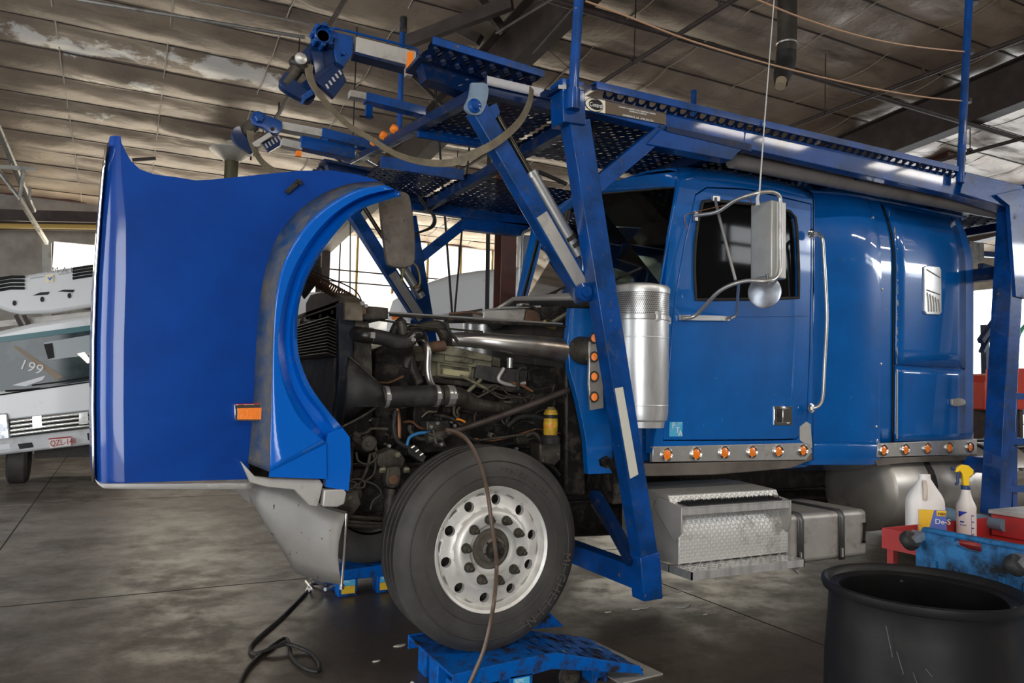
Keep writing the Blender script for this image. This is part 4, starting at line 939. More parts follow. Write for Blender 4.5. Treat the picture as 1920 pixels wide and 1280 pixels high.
# greasy clutter deeper in the bay: pipes, brackets, fittings
for k in range(46):
    x_, y_ = rnd.uniform(700, 1050), rnd.uniform(700, 905)
    if y_ > 830 and 760 < x_ < 1000: y_ -= 60
    Yd = rnd.uniform(3.95, 4.16); n_ = rnd.randint(3, 5); a = rnd.uniform(0, 6.28); pts = []
    for q in range(n_): pts.append((x_, y_)); a += rnd.uniform(-.9, .9); st_ = rnd.uniform(12, 30); x_ += math.cos(a)*st_; y_ += math.sin(a)*st_*.8
    tu([(max(665, min(1058, p[0])), max(690, min(925, p[1]))) for p in pts], Yd, rnd.choice((.005, .007, .009, .012)), rnd.choice(('wire_loop', 'brake_line', 'coolant_line')), rnd.choice((black, grease, grease, blackm, copperm, engine)), n=7, k=4)
for k in range(30):
    x_, y_ = rnd.uniform(700, 1040), rnd.uniform(720, 850); s_ = rnd.uniform(6, 16); Yd = rnd.uniform(4.0, 4.17)
    pts = [(x_+s_*rnd.uniform(.6, 1.2)*math.cos(a), y_+s_*rnd.uniform(.5, 1)*math.sin(a)) for a in (0.3, 1.3, 2.2, 3.3, 4.2, 5.4)]
    pr(pts, Yd, rnd.uniform(.03, .1), 'engine_bracket', rnd.choice((grease, blackm, engine, blackm)))
    build(M().bolt(at(x_, y_, Y=Yd), (0, -1, 0), .011, .014), 'bracket_bolt', rnd.choice((grease, oldalum, blackm)), truck)
# ================================================================ steps, fuel tanks
tread = mat('tread_plate', (.70, .69, .66), .42, .5, dirt=((.22, .19, .16), 4, .55, .75))
def treadnodes(m):
    n = m.node_tree.nodes; L = m.node_tree.links; b = n['Principled BSDF']
    tc = n.new('ShaderNodeTexCoord'); outs = []
    for ang, ph in ((.785, 0), (-.785, .5)):
        mp = n.new('ShaderNodeMapping'); mp.inputs['Rotation'].default_value = (0, ang, 0); mp.inputs['Scale'].default_value = (34, 34, 34); mp.inputs['Location'].default_value = (ph, 0, ph)
        L.new(tc.outputs['Object'], mp.inputs[0]); v = n.new('ShaderNodeSeparateXYZ'); L.new(mp.outputs[0], v.inputs[0])
        def fr(o_, off, w_):
            a = n.new('ShaderNodeMath'); a.operation = 'ADD'; a.inputs[1].default_value = off; L.new(o_, a.inputs[0])
            f = n.new('ShaderNodeMath'); f.operation = 'FRACT'; L.new(a.outputs[0], f.inputs[0])
            s_ = n.new('ShaderNodeMath'); s_.operation = 'SUBTRACT'; s_.inputs[1].default_value = .5; L.new(f.outputs[0], s_.inputs[0])
            ab = n.new('ShaderNodeMath'); ab.operation = 'ABSOLUTE'; L.new(s_.outputs[0], ab.inputs[0])
            r = n.new('ShaderNodeMapRange'); r.inputs['From Min'].default_value = w_; r.inputs['From Max'].default_value = w_*.5; L.new(ab.outputs[0], r.inputs['Value']); return r.outputs[0]
        q = n.new('ShaderNodeMath'); q.operation = 'MULTIPLY'; L.new(fr(v.outputs['X'], 0, .36), q.inputs[0]); L.new(fr(v.outputs['Z'], 0, .14), q.inputs[1]); outs.append(q.outputs[0])
    mx = n.new('ShaderNodeMath'); mx.operation = 'MAXIMUM'; L.new(outs[0], mx.inputs[0]); L.new(outs[1], mx.inputs[1])
    bp = n.new('ShaderNodeBump'); bp.inputs['Strength'].default_value = .9; bp.inputs['Distance'].default_value = .004; L.new(mx.outputs[0], bp.inputs['Height']); L.new(bp.outputs[0], b.inputs['Normal'])
treadnodes(tread)
SF = 3.58; X0 = at(1273, 1020, Y=SF).x; X1 = at(1478, 1020, Y=SF).x
p = lambda x, y, Y: at(x, y, Y=Y)
def zz(x, y, Y): return at(x, y, Y=Y).z
zlo, zmid, ztp = zz(1273,1058,SF), zz(1275,996,SF), zz(1211,916,4.0)
zup = zz(1260,970,3.66)
prof = [(SF, zlo), (SF, zmid), (SF+.10, zmid+.20), (SF+.42, ztp+.02), (4.15, ztp+.02), (4.15, zlo), (3.9, zlo-.02)]
g = M().prism([(X0, y, z) for y, z in prof], (X1-X0, 0, 0)); build(mir(g), 'battery_box', tread, truck, bevel=.006); bb = build(g, 'battery_box', tread, truck, bevel=.006)
g = M().prism([(X0-.006, y, z) for y, z in prof], (.006, 0, 0)); build(g, 'end_cheek', oldalum, bb)
Us = 3.52; xa, xb_ = at(1280,960,Y=Us).x, at(1481,955,Y=Us).x; zs1, zs0 = zz(1280,951,Us), zz(1280,967,Us)
g = M(); g.box((xa, Us, zs0), (xb_, Us+.012, zs1)); g.box((xa, Us, zs1-.01), (xb_, Us+.27, zs1)); us = build(g, 'upper_step', alum, truck, bevel=.003)
for X in (xa-.012, xb_): build(M().prism([(X, Us-.002, zs1), (X, Us-.002, zs0-.10), (X, Us+.06, zs0-.16) if X < 3.2 else (X, Us+.03, zs0-.16), (X, Us+.26, zs1-.03), (X, Us+.22, zs1+.03)], (.012, 0, 0)), 'step_bracket', oldalum, us, bevel=.002)
g = M(); n_ = 0; x_m0, x_m1 = at(1278,940,Y=Us+.1).x, at(1462,940,Y=Us+.05).x
g.box((x_m0, Us+.03, zs1), (x_m1, Us+.25, zs1+.008))
for k in range(2600):
    x_ = rnd.uniform(x_m0+.005, x_m1-.005); y_ = rnd.uniform(Us+.032, Us+.247); h_ = rnd.uniform(.010, .020); d_ = rnd.uniform(-.004, .004)
    g.add([(x_-.002, y_, zs1+.006), (x_+.002, y_-.001, zs1+.006), (x_+.0, y_+.002, zs1+.006), (x_+d_, y_+d_, zs1+.008+h_)], [(0,1,3),(1,2,3),(2,0,3)])
bm_ = build(g, 'bristle_mat', matbr, us, smooth=False)
Ls = 3.42; xa2, xb2 = at(1297,1080,Y=Ls).x, at(1509,1064,Y=Ls).x; zl1, zl0 = zz(1297,1073,Ls), zz(1297,1088,Ls)
g = M(); g.perf((xa2, Ls+.005, zl1), (xb2-xa2, 0, 0), (0, .20, 0), 22, 5, .62, (0, 0, -.006), 8, stag=True)
g.box((xa2, Ls, zl0), (xb2, Ls+.008, zl1)); g.box((xa2, Ls+.2, zl0), (xb2, Ls+.208, zl1)); g.box((xa2, Ls, zl0), (xa2+.008, Ls+.45, zl1)); g.box((xb2-.008, Ls, zl0), (xb2, Ls+.3, zl1))
ls = build(g, 'lower_step', alum, truck); build(M().prism([(xb2-.2, Ls+.05, zl0), (xb2-.02, Ls+.02, zl0), (xb2-.03, Ls+.02, zl0-.05), (xb2-.06, Ls+.03, zl0-.02)], (0, .02, 0)), 'hanger_bracket', oldalum, ls)
# square tank
TY = 3.60; t0, t1 = X1+.01, at(1627, 1000, Y=TY).x; tz1, tz0 = zz(1480,966,TY), zz(1480,1060,TY)
g = M(); g.box((t0, TY, tz0), (t1, 4.18, tz1)); build(mir(g), 'square_tank', oldalum, truck, bevel=.035, seg=4); sq = build(g, 'square_tank', oldalum, truck, bevel=.035, seg=5)
for px_ in (1500, 1577):
    X = at(px_, 1000, Y=TY).x
    g = M(); 
    pth = [(X, 4.15, tz1+.006), (X, TY+.04, tz1+.006), (X, TY+.012, tz1-.004), (X, TY-.006, tz1-.04), (X, TY-.006, tz0+.0)]
    g.loft([[V(q)+V((-.028, 0, 0)) for q in pth], [V(q)+V((.028, 0, 0)) for q in pth]]); so = build(g, 'tank_strap', mat('grey_strap', (.16, .16, .165), .45, .6), sq, solid=.006)
    g = M(); g.bar((X-.01, TY-.012, tz0+.02), (X-.01, TY-.012, tz0+.08), .012, .02); build(g, 'strap_buckle', steel, sq)
g = M().tube([at(1622,985,Y=TY-.008), at(1620,1012,Y=TY-.008)], .009, 10); g.lathe([(.013,-.01),(.013,.01)], at(1622,982,Y=TY-.008), (0,0,1), 10); g.lathe([(.013,-.01),(.013,.01)], at(1620,1015,Y=TY-.008), (0,0,1), 10); build(g, 'sight_gauge', blackm, sq)
# round fuel tank
c_ = at(1606, 950, Y=3.98); tr_ = .33; cx0 = at(1648, 950, Y=3.8).x; tz = 1.17-tr_
prf = [(.001, -.035), (.10, -.03), (.22, -.015), (tr_-.02, .01), (tr_, .03), (tr_, 1.85), (tr_-.02, 1.87), (.1, 1.9), (.001, 1.905)]
ft = build(M().lathe(prf, (cx0, 3.99, tz), (1, 0, 0), 56, caps=False), 'round_fuel_tank', mat('tank_metal', (.50, .47, .43), .4, .7, noise=((.38, .35, .31), 3, .4, .7), dirt=((.16, .13, .11), 4, .55, .8)), truck)
for d_ in (.42, 1.35): build(M().lathe([(tr_+.001, 0), (tr_+.012, .003), (tr_+.012, .06), (tr_+.001, .063)], (cx0+d_, 3.99, tz), (1, 0, 0), 56), 'tank_strap', black, ft)
g = M(); c2 = at(1597, 935, Y=4.05)
for k in range(6): g.lathe([(.03, 0), (.045, .012), (.03, .024)], c2+V((0, 0, -.05+.03*k)), (0, 0, 1), 16)
build(g, 'air_spring', black, truck)
build(M().lathe(prf, (cx0, 2*CYL-3.99, tz), (1, 0, 0), 56, caps=False), 'round_fuel_tank', MATS['tank_metal'], truck)
build(M().tube([(2.6, CYL, .75), (3.4, CYL, .72)], .26, 20), 'gearbox', blackm, truck); build(M().tube([(3.4, CYL, .7), (8.6, CYL, .6)], .07, 14), 'drive_shaft', blackm, truck)
# rear deck things seen past the sleeper
g = M()
g.perf((6.7, 3.5, .98), (5.5, 0, 0), (0, 2.5, 0), 44, 18, .5, (0, 0, -.01), 6); g.box((6.7, 3.45, .9), (12.2, 3.5, 1.02)); g.box((6.7, 6.0, .9), (12.2, 6.05, 1.02)); g.box((6.75, 3.5, .9), (6.85, 6, .97))
build(g, 'lower_deck', oldalum, truck)
for xw in (8.6, 10.0):
    for yw, s_ in ((3.56, -1), (5.94, 1)):
        build(M().lathe([(.30, .0), (.37, .006), (.47, -.004), (.512, -.03), (.527, -.05), (.527, -.25), (.5, -.27), (.3, -.27)], (xw, yw, .53), (0, s_, 0), 56), 'rear_tyre', tyre, truck)
        build(M().lathe([(.001, -.06), (.1, -.05), (.12, -.02), (.2, -.1), (.28, -.11), (.31, 0)], (xw, yw, .53), (0, s_, 0), 40, caps=False), 'rear_rim', alumw, truck)
for yw in (3.45, 5.55): build(M().lathe([(tr_*0+.54, 0), (.60, 0)], (8.0, yw, .55), (0, 1, 0), 40) if False else M().lathe([(.585, 0), (.585, .5)], (8.6, yw, .55), (0, 1, 0), 40, caps=False), 'rear_mudguard', black, truck, solid=.01)
# ================================================================ head rack over the cab
RN = 3.40
def R2(m, nm, mt, par=truck, both=True, **k):
    o = build(m, nm, mt, par, **k)
    if both: build(mir(m), nm, mt, par, **k)
    return o
def rb(a, b, w, h, Y=RN, Y2=None): return M().bar(at(*a, Y=Y), at(*b, Y=Y2 or Y), w, h, (1, 0, 0) if abs(a[1]-b[1]) > abs(a[0]-b[0]) else (0, 0, 1))
# main legs
g = M().bar(at(1078,228,Y=RN), at(1208,1040,Y=RN), .10, .135, (1, 0, 0), .10, .115)
leg = R2(g, 'rack_leg', rackp, bevel=.004)
g = M().bar(at(1063,157,Y=RN), at(1066,238,Y=RN), .13, .14, (1, 0, 0)); R2(g, 'rack_leg_head', rackp, bevel=.004)
g = M().prism(ats([(1047,159),(1096,159),(1125,164),(1113,170),(1047,166)], RN-.07), (0, .18, 0)); R2(g, 'head_plate', rackd)
g = M().prism(ats([(1201,1046),(1238,1034),(1243,1122),(1208,1128)], RN-.055), (0, .11, 0)); R2(g, 'rack_foot', rackp, bevel=.004)
g = M().prism(ats([(1153,728),(1168,725),(1197,889),(1182,897)], RN-.056), (0, .004, 0)); build(g, 'reflective_tape', mat('white_tape', (.62, .60, .52), .4), leg)
f_ = at(1210, 1085, Y=RN); R2(M().bar((f_.x, RN+.03, f_.z), (f_.x, 4.28, f_.z), .10, .12), 'rack_foot_beam', rackp, bevel=.004)
R2(M().bar(at(1188,1055,Y=RN+.02), at(1115,925,Y=3.95), .05, .07, (1, 0, 0)), 'foot_brace', rackd, bevel=.003)
R2(M().bar(at(1112,940,Y=3.98), at(1180,1045,Y=3.6), .02, .05, (0, 1, 0)), 'foot_stay', grease)
build(M().bar(at(1140,862,Y=3.7), at(1165,900,Y=3.56), .02, .035, (0, 0, 1)), 'strap_hook', blackm, truck); build(M().prism(ats([(1128,862),(1140,855),(1148,866),(1140,878),(1130,874)], 3.7), (0, .03, 0)), 'hook_bracket', blackm, truck)
# diagonal brace and gusset
R2(M().bar(at(1113,352,Y=RN), at(1238,247,Y=RN), .06, .085, (0, 0, 1)), 'rack_brace', rackp, bevel=.004)
R2(M().prism(ats([(1213,270),(1238,243),(1400,268),(1372,300)], RN-.04), (0, .09, 0)), 'gusset_box', rackp, bevel=.004)
# main side beam
bt = lambda x: 178+(x-1092)*.2255; bb_ = lambda x: 205+(x-1092)*.2235
g = M().prism(ats([(1092, bt(1092)), (1905, 352), (1905, 392), (1411, 281), (1250, 245), (1092, 206)], RN-.03), (0, .08, 0)); mb = R2(g, 'side_beam', rackp, bevel=.004)
g = M().prism(ats([(1250,236),(1409,270),(1409,284),(1250,246)], RN-.045), (0, .01, 0)); build(g, 'beam_lip', rackd, mb)
g = M(); pA, pB = at(1118,160,Y=RN-.09), at(1796,317,Y=RN-.09); g.bar(pA, pB, .012, .038); g.bar(pA+V((0,.03,.02)), pB+V((0,.03,.02)), .06, .008)
R2(g, 'guard_rail', rackp)
pC = at(1105, 181, Y=RN-.03)
zA = at(1500, 256, Y=RN-.05).z
g = M(); Xa_, Xb_ = at(1125,170,Y=RN).x, at(1780,310,Y=RN).x; za, zb2 = at(1400,226,Y=RN-.06).z, at(1400,246,Y=RN-.02).z
g.perf((Xa_, RN-.085, za), (Xb_-Xa_, 0, 0), (0, .07, zb2-za), 42, 1, .72, (0, .006, 0), 10, lip=.012); R2(g, 'scalloped_guard', rackd)
Zd = zb2-.02
# label plate
LPt = ats([(1093,179),(1249,212.5),(1249,233.5),(1093,204.5)], RN-.036)
lo = build(M().prism(ats([(1135,189),(1249,213),(1249,234),(1135,212)], RN-.036), (0, .005, 0)), 'maker_plate', brownp, truck, label='brown and silver maker\'s nameplate')
build(M().prism(ats([(1092,179),(1135,188.5),(1135,212.5),(1092,205)], RN-.037), (0, .005, 0)), 'silver_plate', silverp, lo)
uu = at(1249, 212.5, Y=RN)-at(1135, 188.7, Y=RN)
c_ = at(1114, 196.5, Y=RN-.0385); g = M(); n_ = 36
ring = lambda k, dx=0: [c_+V((math.cos(2*PI*i/n_)*.060*k+dx, 0, math.sin(2*PI*i/n_)*.038*k)) for i in range(n_)]
g.ring(ring(1.0), ring(.93), (0, -.001, 0)); g.prism([p_+V((.012, 0, .003)) for p_ in ring(.74)], (0, -.0012, 0)); build(g, 'plate_logo', ink, lo)
text('Cottrell', 'plate_lettering', c_+V((-.030, -.002, -.012)), uu, (0, 0, 1), .034, inkw, lo, width=.085)
for k, (s_, sz, x_, y_) in enumerate((('CAR HAUL EQUIPMENT AND TRANSPORT SYSTEMS', .011, 1160, 201), ('MANUFACTURED BY', .013, 1180, 209.5), ('GAINESVILLE, GA  (770) 532-7251', .015, 1167, 217))):
    text(s_, 'plate_lettering', at(x_, y_, Y=RN-.038), uu, (0, 0, 1), sz, inkw, lo)
# grey conduit beneath the beam
pa, pb = at(1372,300,Y=3.56), at(1868,398,Y=3.56)
R2(M().tube([pa, pb], .052, 20), 'conduit_pipe', conduit)
# perforated decks
for nm_, X_0, X_1 in (('cab_deck', 2.2, 7.2),):
    g = M(); g.perf((X_0, RN+.05, Zd), (X_1-X_0, 0, 0), (0, .98, 0), 70, 14, .52, (0, 0, -.006), 8, stag=True, lip=.008); R2(g, nm_, rackd)
g = M().perf((3.3, 4.43, Zd), (3.9, 0, 0), (0, .64, 0), 54, 9, .52, (0, 0, -.006), 8, stag=True, lip=.008); build(g, 'centre_deck', rackd, truck)
for X in (2.25, 3.3, 4.5, 5.7, 6.9): build(M().bar((X, RN+.05, Zd-.05), (X, 2*CYL-RN-.05, Zd-.05), .06, .07), 'deck_cross_beam', rackd, truck)
# rear frame
p0, p1 = at(1898,378,Y=RN), at(1866,965,Y=RN)
g = M().bar(p0, p1, .14, .155, (1, 0, 0)); R2(g, 'rear_post', rackp, bevel=.005)
R2(M().prism(ats([(1868,365),(1925,352),(1925,560),(1905,555),(1893,385)], RN-.085), (0, .03, 0)), 'post_gusset', rackp)
R2(M().prism(ats([(1811,322),(1935,352),(1935,402),(1800,362)], RN-.06), (0, .14, 0)), 'rear_beam', rackp, bevel=.004)
R2(M().bar(at(1905,365,Y=RN), at(2050,400,Y=RN), .14, .14), 'rear_beam_end', rackp)
for y_ in (742, 826, 915): build(M().bar(at(1890,y_,Y=RN), at(1945,y_+2,Y=RN), .05, .05), 'ladder_rung', rackp, truck)
build(M().bar(at(1897,690,Y=RN+.03), at(1897,960,Y=RN+.03), .05, .06, (1,0,0)), 'ladder_post', rackp, truck)
pz = at(1850, 870, Y=3.6); build(M().box((x1, 3.55, pz.z-.06), (p1.x+.1, 3.7, pz.z+.06)), 'frame_outrigger', rackp, truck)
build(M().bar((p0.x, RN, 2.55), (p0.x, 2*CYL-RN, 2.55), .08, .10), 'rear_cross_beam', rackd, truck)
R2(M().bar((x1+.05, 3.9, 2.95), (p0.x, 3.9, 2.85), .1, .14), 'rear_deck_link', rackd); build(M().box((x1+.02, 3.75, 2.7), (x1+.22, 4.0, 2.85)), 'control_box', blackm, truck)
# handrail posts and their ropes
def post(a, b, r, Y, nm='handrail_post', both=False):
    return R2(M().tube([at(*a, Y=Y), at(*b, Y=Y)], r, 16), nm, rackp, both=both)
post((1087,-30), (1073,197), .027, RN-.08); post((1819,-40), (1800,343), .027, RN-.08)
fp_ = post((755,42), (749,242), .024, 2*CYL-RN+.05); build(M().lathe([(.032, 0), (.032, .14)], at(756,62,Y=2*CYL-RN+.05), (0,0,1), 14), 'post_cap', blackm, truck)
build(M().tube([at(1301,170,Y=2*CYL-RN), at(1298,330,Y=2*CYL-RN)], .03, 12), 'handrail_post', rackp, truck)
g = M()
for x_, y_ in ((1824,3),(1817,98),(1812,190)): g.lathe([(.036, -.014), (.036, .014)], at(x_, y_, Y=RN-.08), (0, 0, 1), 16); 
build(g, 'rail_collar', blackm, truck)
for pts in ([(1098,2),(1180,32),(1300,78),(1450,122),(1600,158),(1720,180),(1812,190)], [(1380,-18),(1422,0),(1500,32),(1600,64),(1700,85),(1818,98)]):
    build(M().tube(ats(pts, RN-.08), .0055, 8, 4), 'safety_rope', rope, truck)
R2(M().lathe([(.038, 0), (.038, .11)], at(1074, 199, Y=RN-.08)+V((0,0,-.02)), (0, 0, 1), 16), 'post_socket', rackp, both=False)
# front lift arms with hydraulic cylinders
LY = 3.50
g = M().bar(at(893,205,Y=LY), at(1098,560,Y=LY), .085, .10, (1, 0, 0)); R2(g, 'lift_arm', rackp, bevel=.004)
g = M().bar(at(1008,405,Y=LY-.002), at(1086,540,Y=LY-.002), .092, .075, (1, 0, 0)); R2(g, 'worn_sleeve', oldalum)
g = M().prism(smooth_path(ats([(884,155),(914,158),(913,190),(902,213),(884,214),(872,200),(880,180),(884,155)], LY-.055), 3)[:-1], (0, .02, 0)); pv = R2(g, 'pivot_plate', mat('pale_blue_plate', (.20, .28, .38), .4, .4, dirt=((.12, .11, .10), 8, .5, .8)))
R2(M().lathe([(.036, 0), (.036, .012), (.022, .018), (.022, .03), (.0001, .032)], at(889,199,Y=LY-.055), (0, -1, 0), 24, caps=False), 'pivot_pin', rackp, pv)
R2(M().tube([at(930,212,Y=LY+.02), at(1000,335,Y=LY+.02)], .017, 14), 'cylinder_rod', mat('dark_rod', (.08, .07, .055), .3, .8))
cyn = R2(M().tube([at(994,322,Y=LY+.02), at(1084,478,Y=LY+.02)], .037, 20), 'hydraulic_cylinder', mat('cylinder_silver', (.50, .50, .49), .38, .7, dirt=((.2, .18, .16), 6, .55, .8)))
d_ = (at(1084,478,Y=LY)-at(994,322,Y=LY)).normalized()
for x_, y_ in ((996,328),(1068,446),(1076,459)): R2(M().lathe([(.043, -.012), (.043, .012)], at(x_, y_, Y=LY+.02), d_, 20), 'cylinder_collar', steel if y_ < 400 else blackm, cyn)
R2(M().prism(ats([(907,205),(931,193),(938,210),(930,222),(918,218),(927,236),(918,238)], LY-.03), (0, .05, 0)), 'cylinder_lug', rackp)
R2(M().lathe([(.05, 0), (.05, .03), (.03, .035), (.03, .05)], at(1092,548,Y=LY-.06), (0, -1, 0), 24), 'lower_pivot', rackp)
# front ramp and its carrying channel
g = M(); a, b = at(893,178,X=1.56), at(634,318,X=1.56); g.bar(a, b, .06, .06); ch = build(g, 'front_channel', rackd, truck, bevel=.004)
g = M().prism(ats([(790,95),(812,72),(1021,136),(1020,141),(990,172),(780,130)], 3.62), (0, .04, 0))
rp0 = at(812,74,Y=3.42); 
u_ = at(1019,138,Y=3.42)-rp0; v_ = at(785,108,Y=3.62)-rp0
g = M().perf(rp0, u_, v_, 8, 2, .5, (0, .0, -.01), 10, lip=.02); g.bar(rp0, rp0+u_, .02, .03); g.prism([rp0+v_, rp0+v_+u_*.93, rp0+v_*1.5+u_*.86+V((0,.1,0)), rp0+v_*1.5+V((0,.1,0))], (0, 0, .02))
R2(g, 'front_ramp', rackd)
g = M(); g.bar(at(812,76,Y=3.41), at(1020,139,Y=3.41), .01, .036); R2(g, 'ramp_lip', rackp)
g = M().prism(ats([(792,118),(990,168),(880,178),(840,160),(800,148)], 3.66), (0, .10, 0)); R2(g, 'ramp_pocket', rackd)
R2(M().bar(at(905,168,Y=3.5), at(1050,205,Y=3.5), .06, .06), 'ramp_side_tube', rackd); R2(M().tube([at(820,137,Y=3.9), at(985,182,Y=3.7)], .016, 10), 'ramp_shaft', steel)
# underside deck between ramp and leg
g = M(); o_ = V((1.58, 3.5, Zd+.02)); g.perf(o_, (.62, 0, .0), (0, .85, 0), 10, 12, .5, (0, 0, -.006), 8, stag=True, lip=.008); R2(g, 'front_deck', rackd)
R2(M().bar((1.60, 3.47, Zd), (2.2, 3.47, Zd), .03, .05), 'front_deck_rail', rackd)
R2(M().bar((1.56, 4.37, Zd), (2.2, 4.37, Zd), .03, .08), 'front_deck_rail', rackp)
0 and R2(M().prism([(1.55, 6.05-2*(6.05-CYL), Zd-.03), (1.55, 4.37, Zd-.03), (1.72, 4.37, Zd-.12), (1.72, 3.45, Zd-.12)], (.02, 0, 0)), 'deck_end_plate', rackd)
# telescopic arms and wheel-stop heads, upper near and lower far
AY = 3.95
def arms(dx, Yn, par, near):
    Y = Yn
    if near:
        build(M().bar(at(663,89,Y=Y), at(762,113,Y=Y), .09, .088), 'arm_tube', oldalum, par, bevel=.003)
        build(M().bar(at(662,105,Y=Y), at(760,131,Y=Y), .09, .015), 'arm_wear_strip', rackd, par)
        build(M().tube(ats([(622,66),(624,58),(632,54),(690,68),(778,91),(782,100)], Y-.04), .007, 8, 3), 'arm_handle', rackp, par)
        lo_ = build(M().prism(ats([(762,97),(768,94),(778,95),(781,99),(777,138),(772,143),(762,140)], Y-.06), (0, .04, 0)), 'arm_lamp', oldalum, par, bevel=.003)
        build(M().prism(ats([(764,98),(776,96),(773,139),(762,137)], Y-.068), (0, .012, 0)), 'lens', amber, lo_)
        build(M().bar(at(770,122,Y=Y), at(900,150,Y=Y), .08, .09), 'arm_sleeve', rackd, par)
        build(M().prism(ats([(625,58),(663,68),(662,100),(645,126),(630,115),(625,90)], Y-.05), (0, .10, 0)), 'arm_flange', rackp, par, bevel=.004)
        build(M().bolt(at(641,100,Y=Y-.05), (0,-1,0), .016, .02), 'flange_bolt', rackp, par)
        # second, inner arm
        build(M().bar(at(655,177,Y=Y+.5), at(690,184,Y=Y+.5), .06, .04), 'inner_arm_tube', oldalum, par)
        build(M().bar(at(684,184,Y=Y+.5), at(795,212,Y=Y+.5), .08, .055), 'inner_arm_sleeve', rackp, par, bevel=.003)
        build(M().bar(at(692,197,Y=Y+.45), at(691,222,Y=Y+.45), .03, .04, (1,0,0)), 'inner_arm_clamp', rackp, par); build(M().tube(ats([(674,218),(700,220)], Y+.44), .006, 6), 'clamp_lever', blackm, par)
    else:
        build(M().bar(at(527,238,Y=Y), at(602,252,Y=Y), .09, .055), 'arm_tube', oldalum, par); build(M().bar(at(601,251,Y=Y), at(700,276,Y=Y), .10, .07), 'arm_sleeve', rackp, par, bevel=.003)
        build(M().bar(at(527,268,Y=Y-.9), at(565,277,Y=Y-.9), .07, .045), 'inner_arm_tube', oldalum, par); build(M().bar(at(562,268,Y=Y-.9), at(662,290,Y=Y-.9), .09, .075), 'inner_arm_sleeve', rackp, par, bevel=.003)
        build(M().bar(at(609,260,Y=Y-.2), at(608,278,Y=Y-.2), .03, .04, (1,0,0)), 'inner_arm_clamp', rackp, par); build(M().tube(ats([(594,276),(616,278)], Y-.22), .008, 6), 'clamp_lever', blackm, par)
        build(M().prism(ats([(556,282),(566,283),(565,293),(555,292)], Y-.95), (0, .03, 0)), 'lens', amber, par)
arms(0, AY, truck, True); arms(0, 2*CYL-AY, truck, False)
def pad(px, Y, nm, holes):
    g = M().prism(ats(px, Y-.02), (0, .04, 0)); o = build(g, nm, rackd, truck, bevel=.003)
    g = M()
    for (x_, y_) in holes:
        a = at(x_-2, y_-4, Y=Y-.022); b = at(x_+3, y_+4, Y=Y-.022); g.bar(a, b, .006, .010, (1, 0, 0))
    build(g, 'pad_teeth', oldalum, o)
# near head: geared roller, clevis, shaft, toothed pad
c_ = at(606, 67, Y=AY-.08); g = M().lathe([(.030, .0), (.050, 0), (.052, -.02), (.045, -.03), (.045, .10), (.028, .10)], c_, (0, 1, 0), 24)
for k in range(8):
    a = 2*PI*k/8; q = c_+V((math.cos(a)*.052, .0, math.sin(a)*.052)); g.tube([q+V((0, -.025, 0)), q+V((0, .05, 0))], .013, 8)
build(g, 'roller_hub', rackp, truck, bevel=.003); build(M().lathe([(.03, 0), (.028, .06)], c_, (0, 1, 0), 20), 'hub_bore', grease, truck)
g = M().prism(ats([(582,80),(600,82),(625,90),(640,112),(612,130),(590,140),(566,118),(560,104)], AY-.03), (0, .10, 0)); build(g, 'head_bracket', rackd, truck, bevel=.006)
g = M().tube([at(572,110,Y=AY-.06), at(533,160,Y=AY-.06)], .034, 16); build(g, 'head_shaft', grease, truck); g = M().lathe([(.05,0),(.05,.03),(.038,.04)], at(563,118,Y=AY-.06), (at(533,160,Y=AY)-at(572,110,Y=AY)).normalized(), 20); build(g, 'shaft_collar', blackm, truck)
g = M().prism(smooth_path(ats([(526,148),(534,136),(545,136),(552,148),(575,166),(592,176),(583,192),(564,185),(540,172),(526,160),(526,148)], AY-.09), 3)[:-1], (0, .05, 0)); build(g, 'head_cheek', rackd, truck, bevel=.004)
g = M().prism(ats([(552,112),(562,106),(600,138),(596,160),(580,180),(566,168),(586,146)], AY+.02), (0, .05, 0)); build(g, 'head_cheek', rackd, truck, bevel=.004)
pad([(592,152),(625,124),(640,128),(650,152),(626,183),(606,164)], AY-.06, 'toothed_pad', [(613+6*k, 162-6.5*k) for k in range(5)])
build(M().bar(at(566,188,Y=AY-.08), at(590,172,Y=AY-.08), .09, .03), 'head_toe', rackp, truck, bevel=.003)
build(M().bar(at(592,100,Y=AY-.02), at(600,160,Y=AY-.02), .07, .06, (1,0,0)), 'head_spine', rackd, truck, bevel=.004); build(M().bar(at(560,172,Y=AY-.04), at(628,128,Y=AY-.04), .05, .05), 'head_ledge', rackd, truck, bevel=.003)
build(M().lathe([(.03,0),(.03,.02),(.012,.024)], at(563,112,Y=AY-.10), (0,-1,0), 18), 'head_pin', steel, truck)
# far head
FY = 2*CYL-AY
g = M().prism(smooth_path(ats([(470,222),(474,211),(485,208),(494,212),(500,216),(528,228),(524,250),(505,247),(492,238),(476,234),(470,222)], FY-.08), 3)[:-1], (0, .04, 0)); hc = build(g, 'head_cheek', rackp, truck, bevel=.004)
build(M().bolt(at(486,222,Y=FY-.08), (0,-1,0), .034, .03), 'cheek_bolt', rackp, hc); build(M().lathe([(.014,0),(.014,.004)], at(511,242,Y=FY-.082), (0,-1,0), 14), 'bolt_hole', ink, hc)
g = M().tube([at(475,234,Y=FY-.02), at(452,256,Y=FY-.02)], .05, 16); build(g, 'head_shaft', grease, truck)
g = M().prism(smooth_path(ats([(434,252),(438,240),(450,236),(456,250),(470,266),(474,286),(462,282),(440,266),(434,252)], FY-.10), 3)[:-1], (0, .05, 0)); build(g, 'head_cheek', rackd, truck, bevel=.004)
build(M().bar(at(474,274,Y=FY-.09), at(506,254,Y=FY-.09), .08, .03), 'head_toe', oldalum, truck)
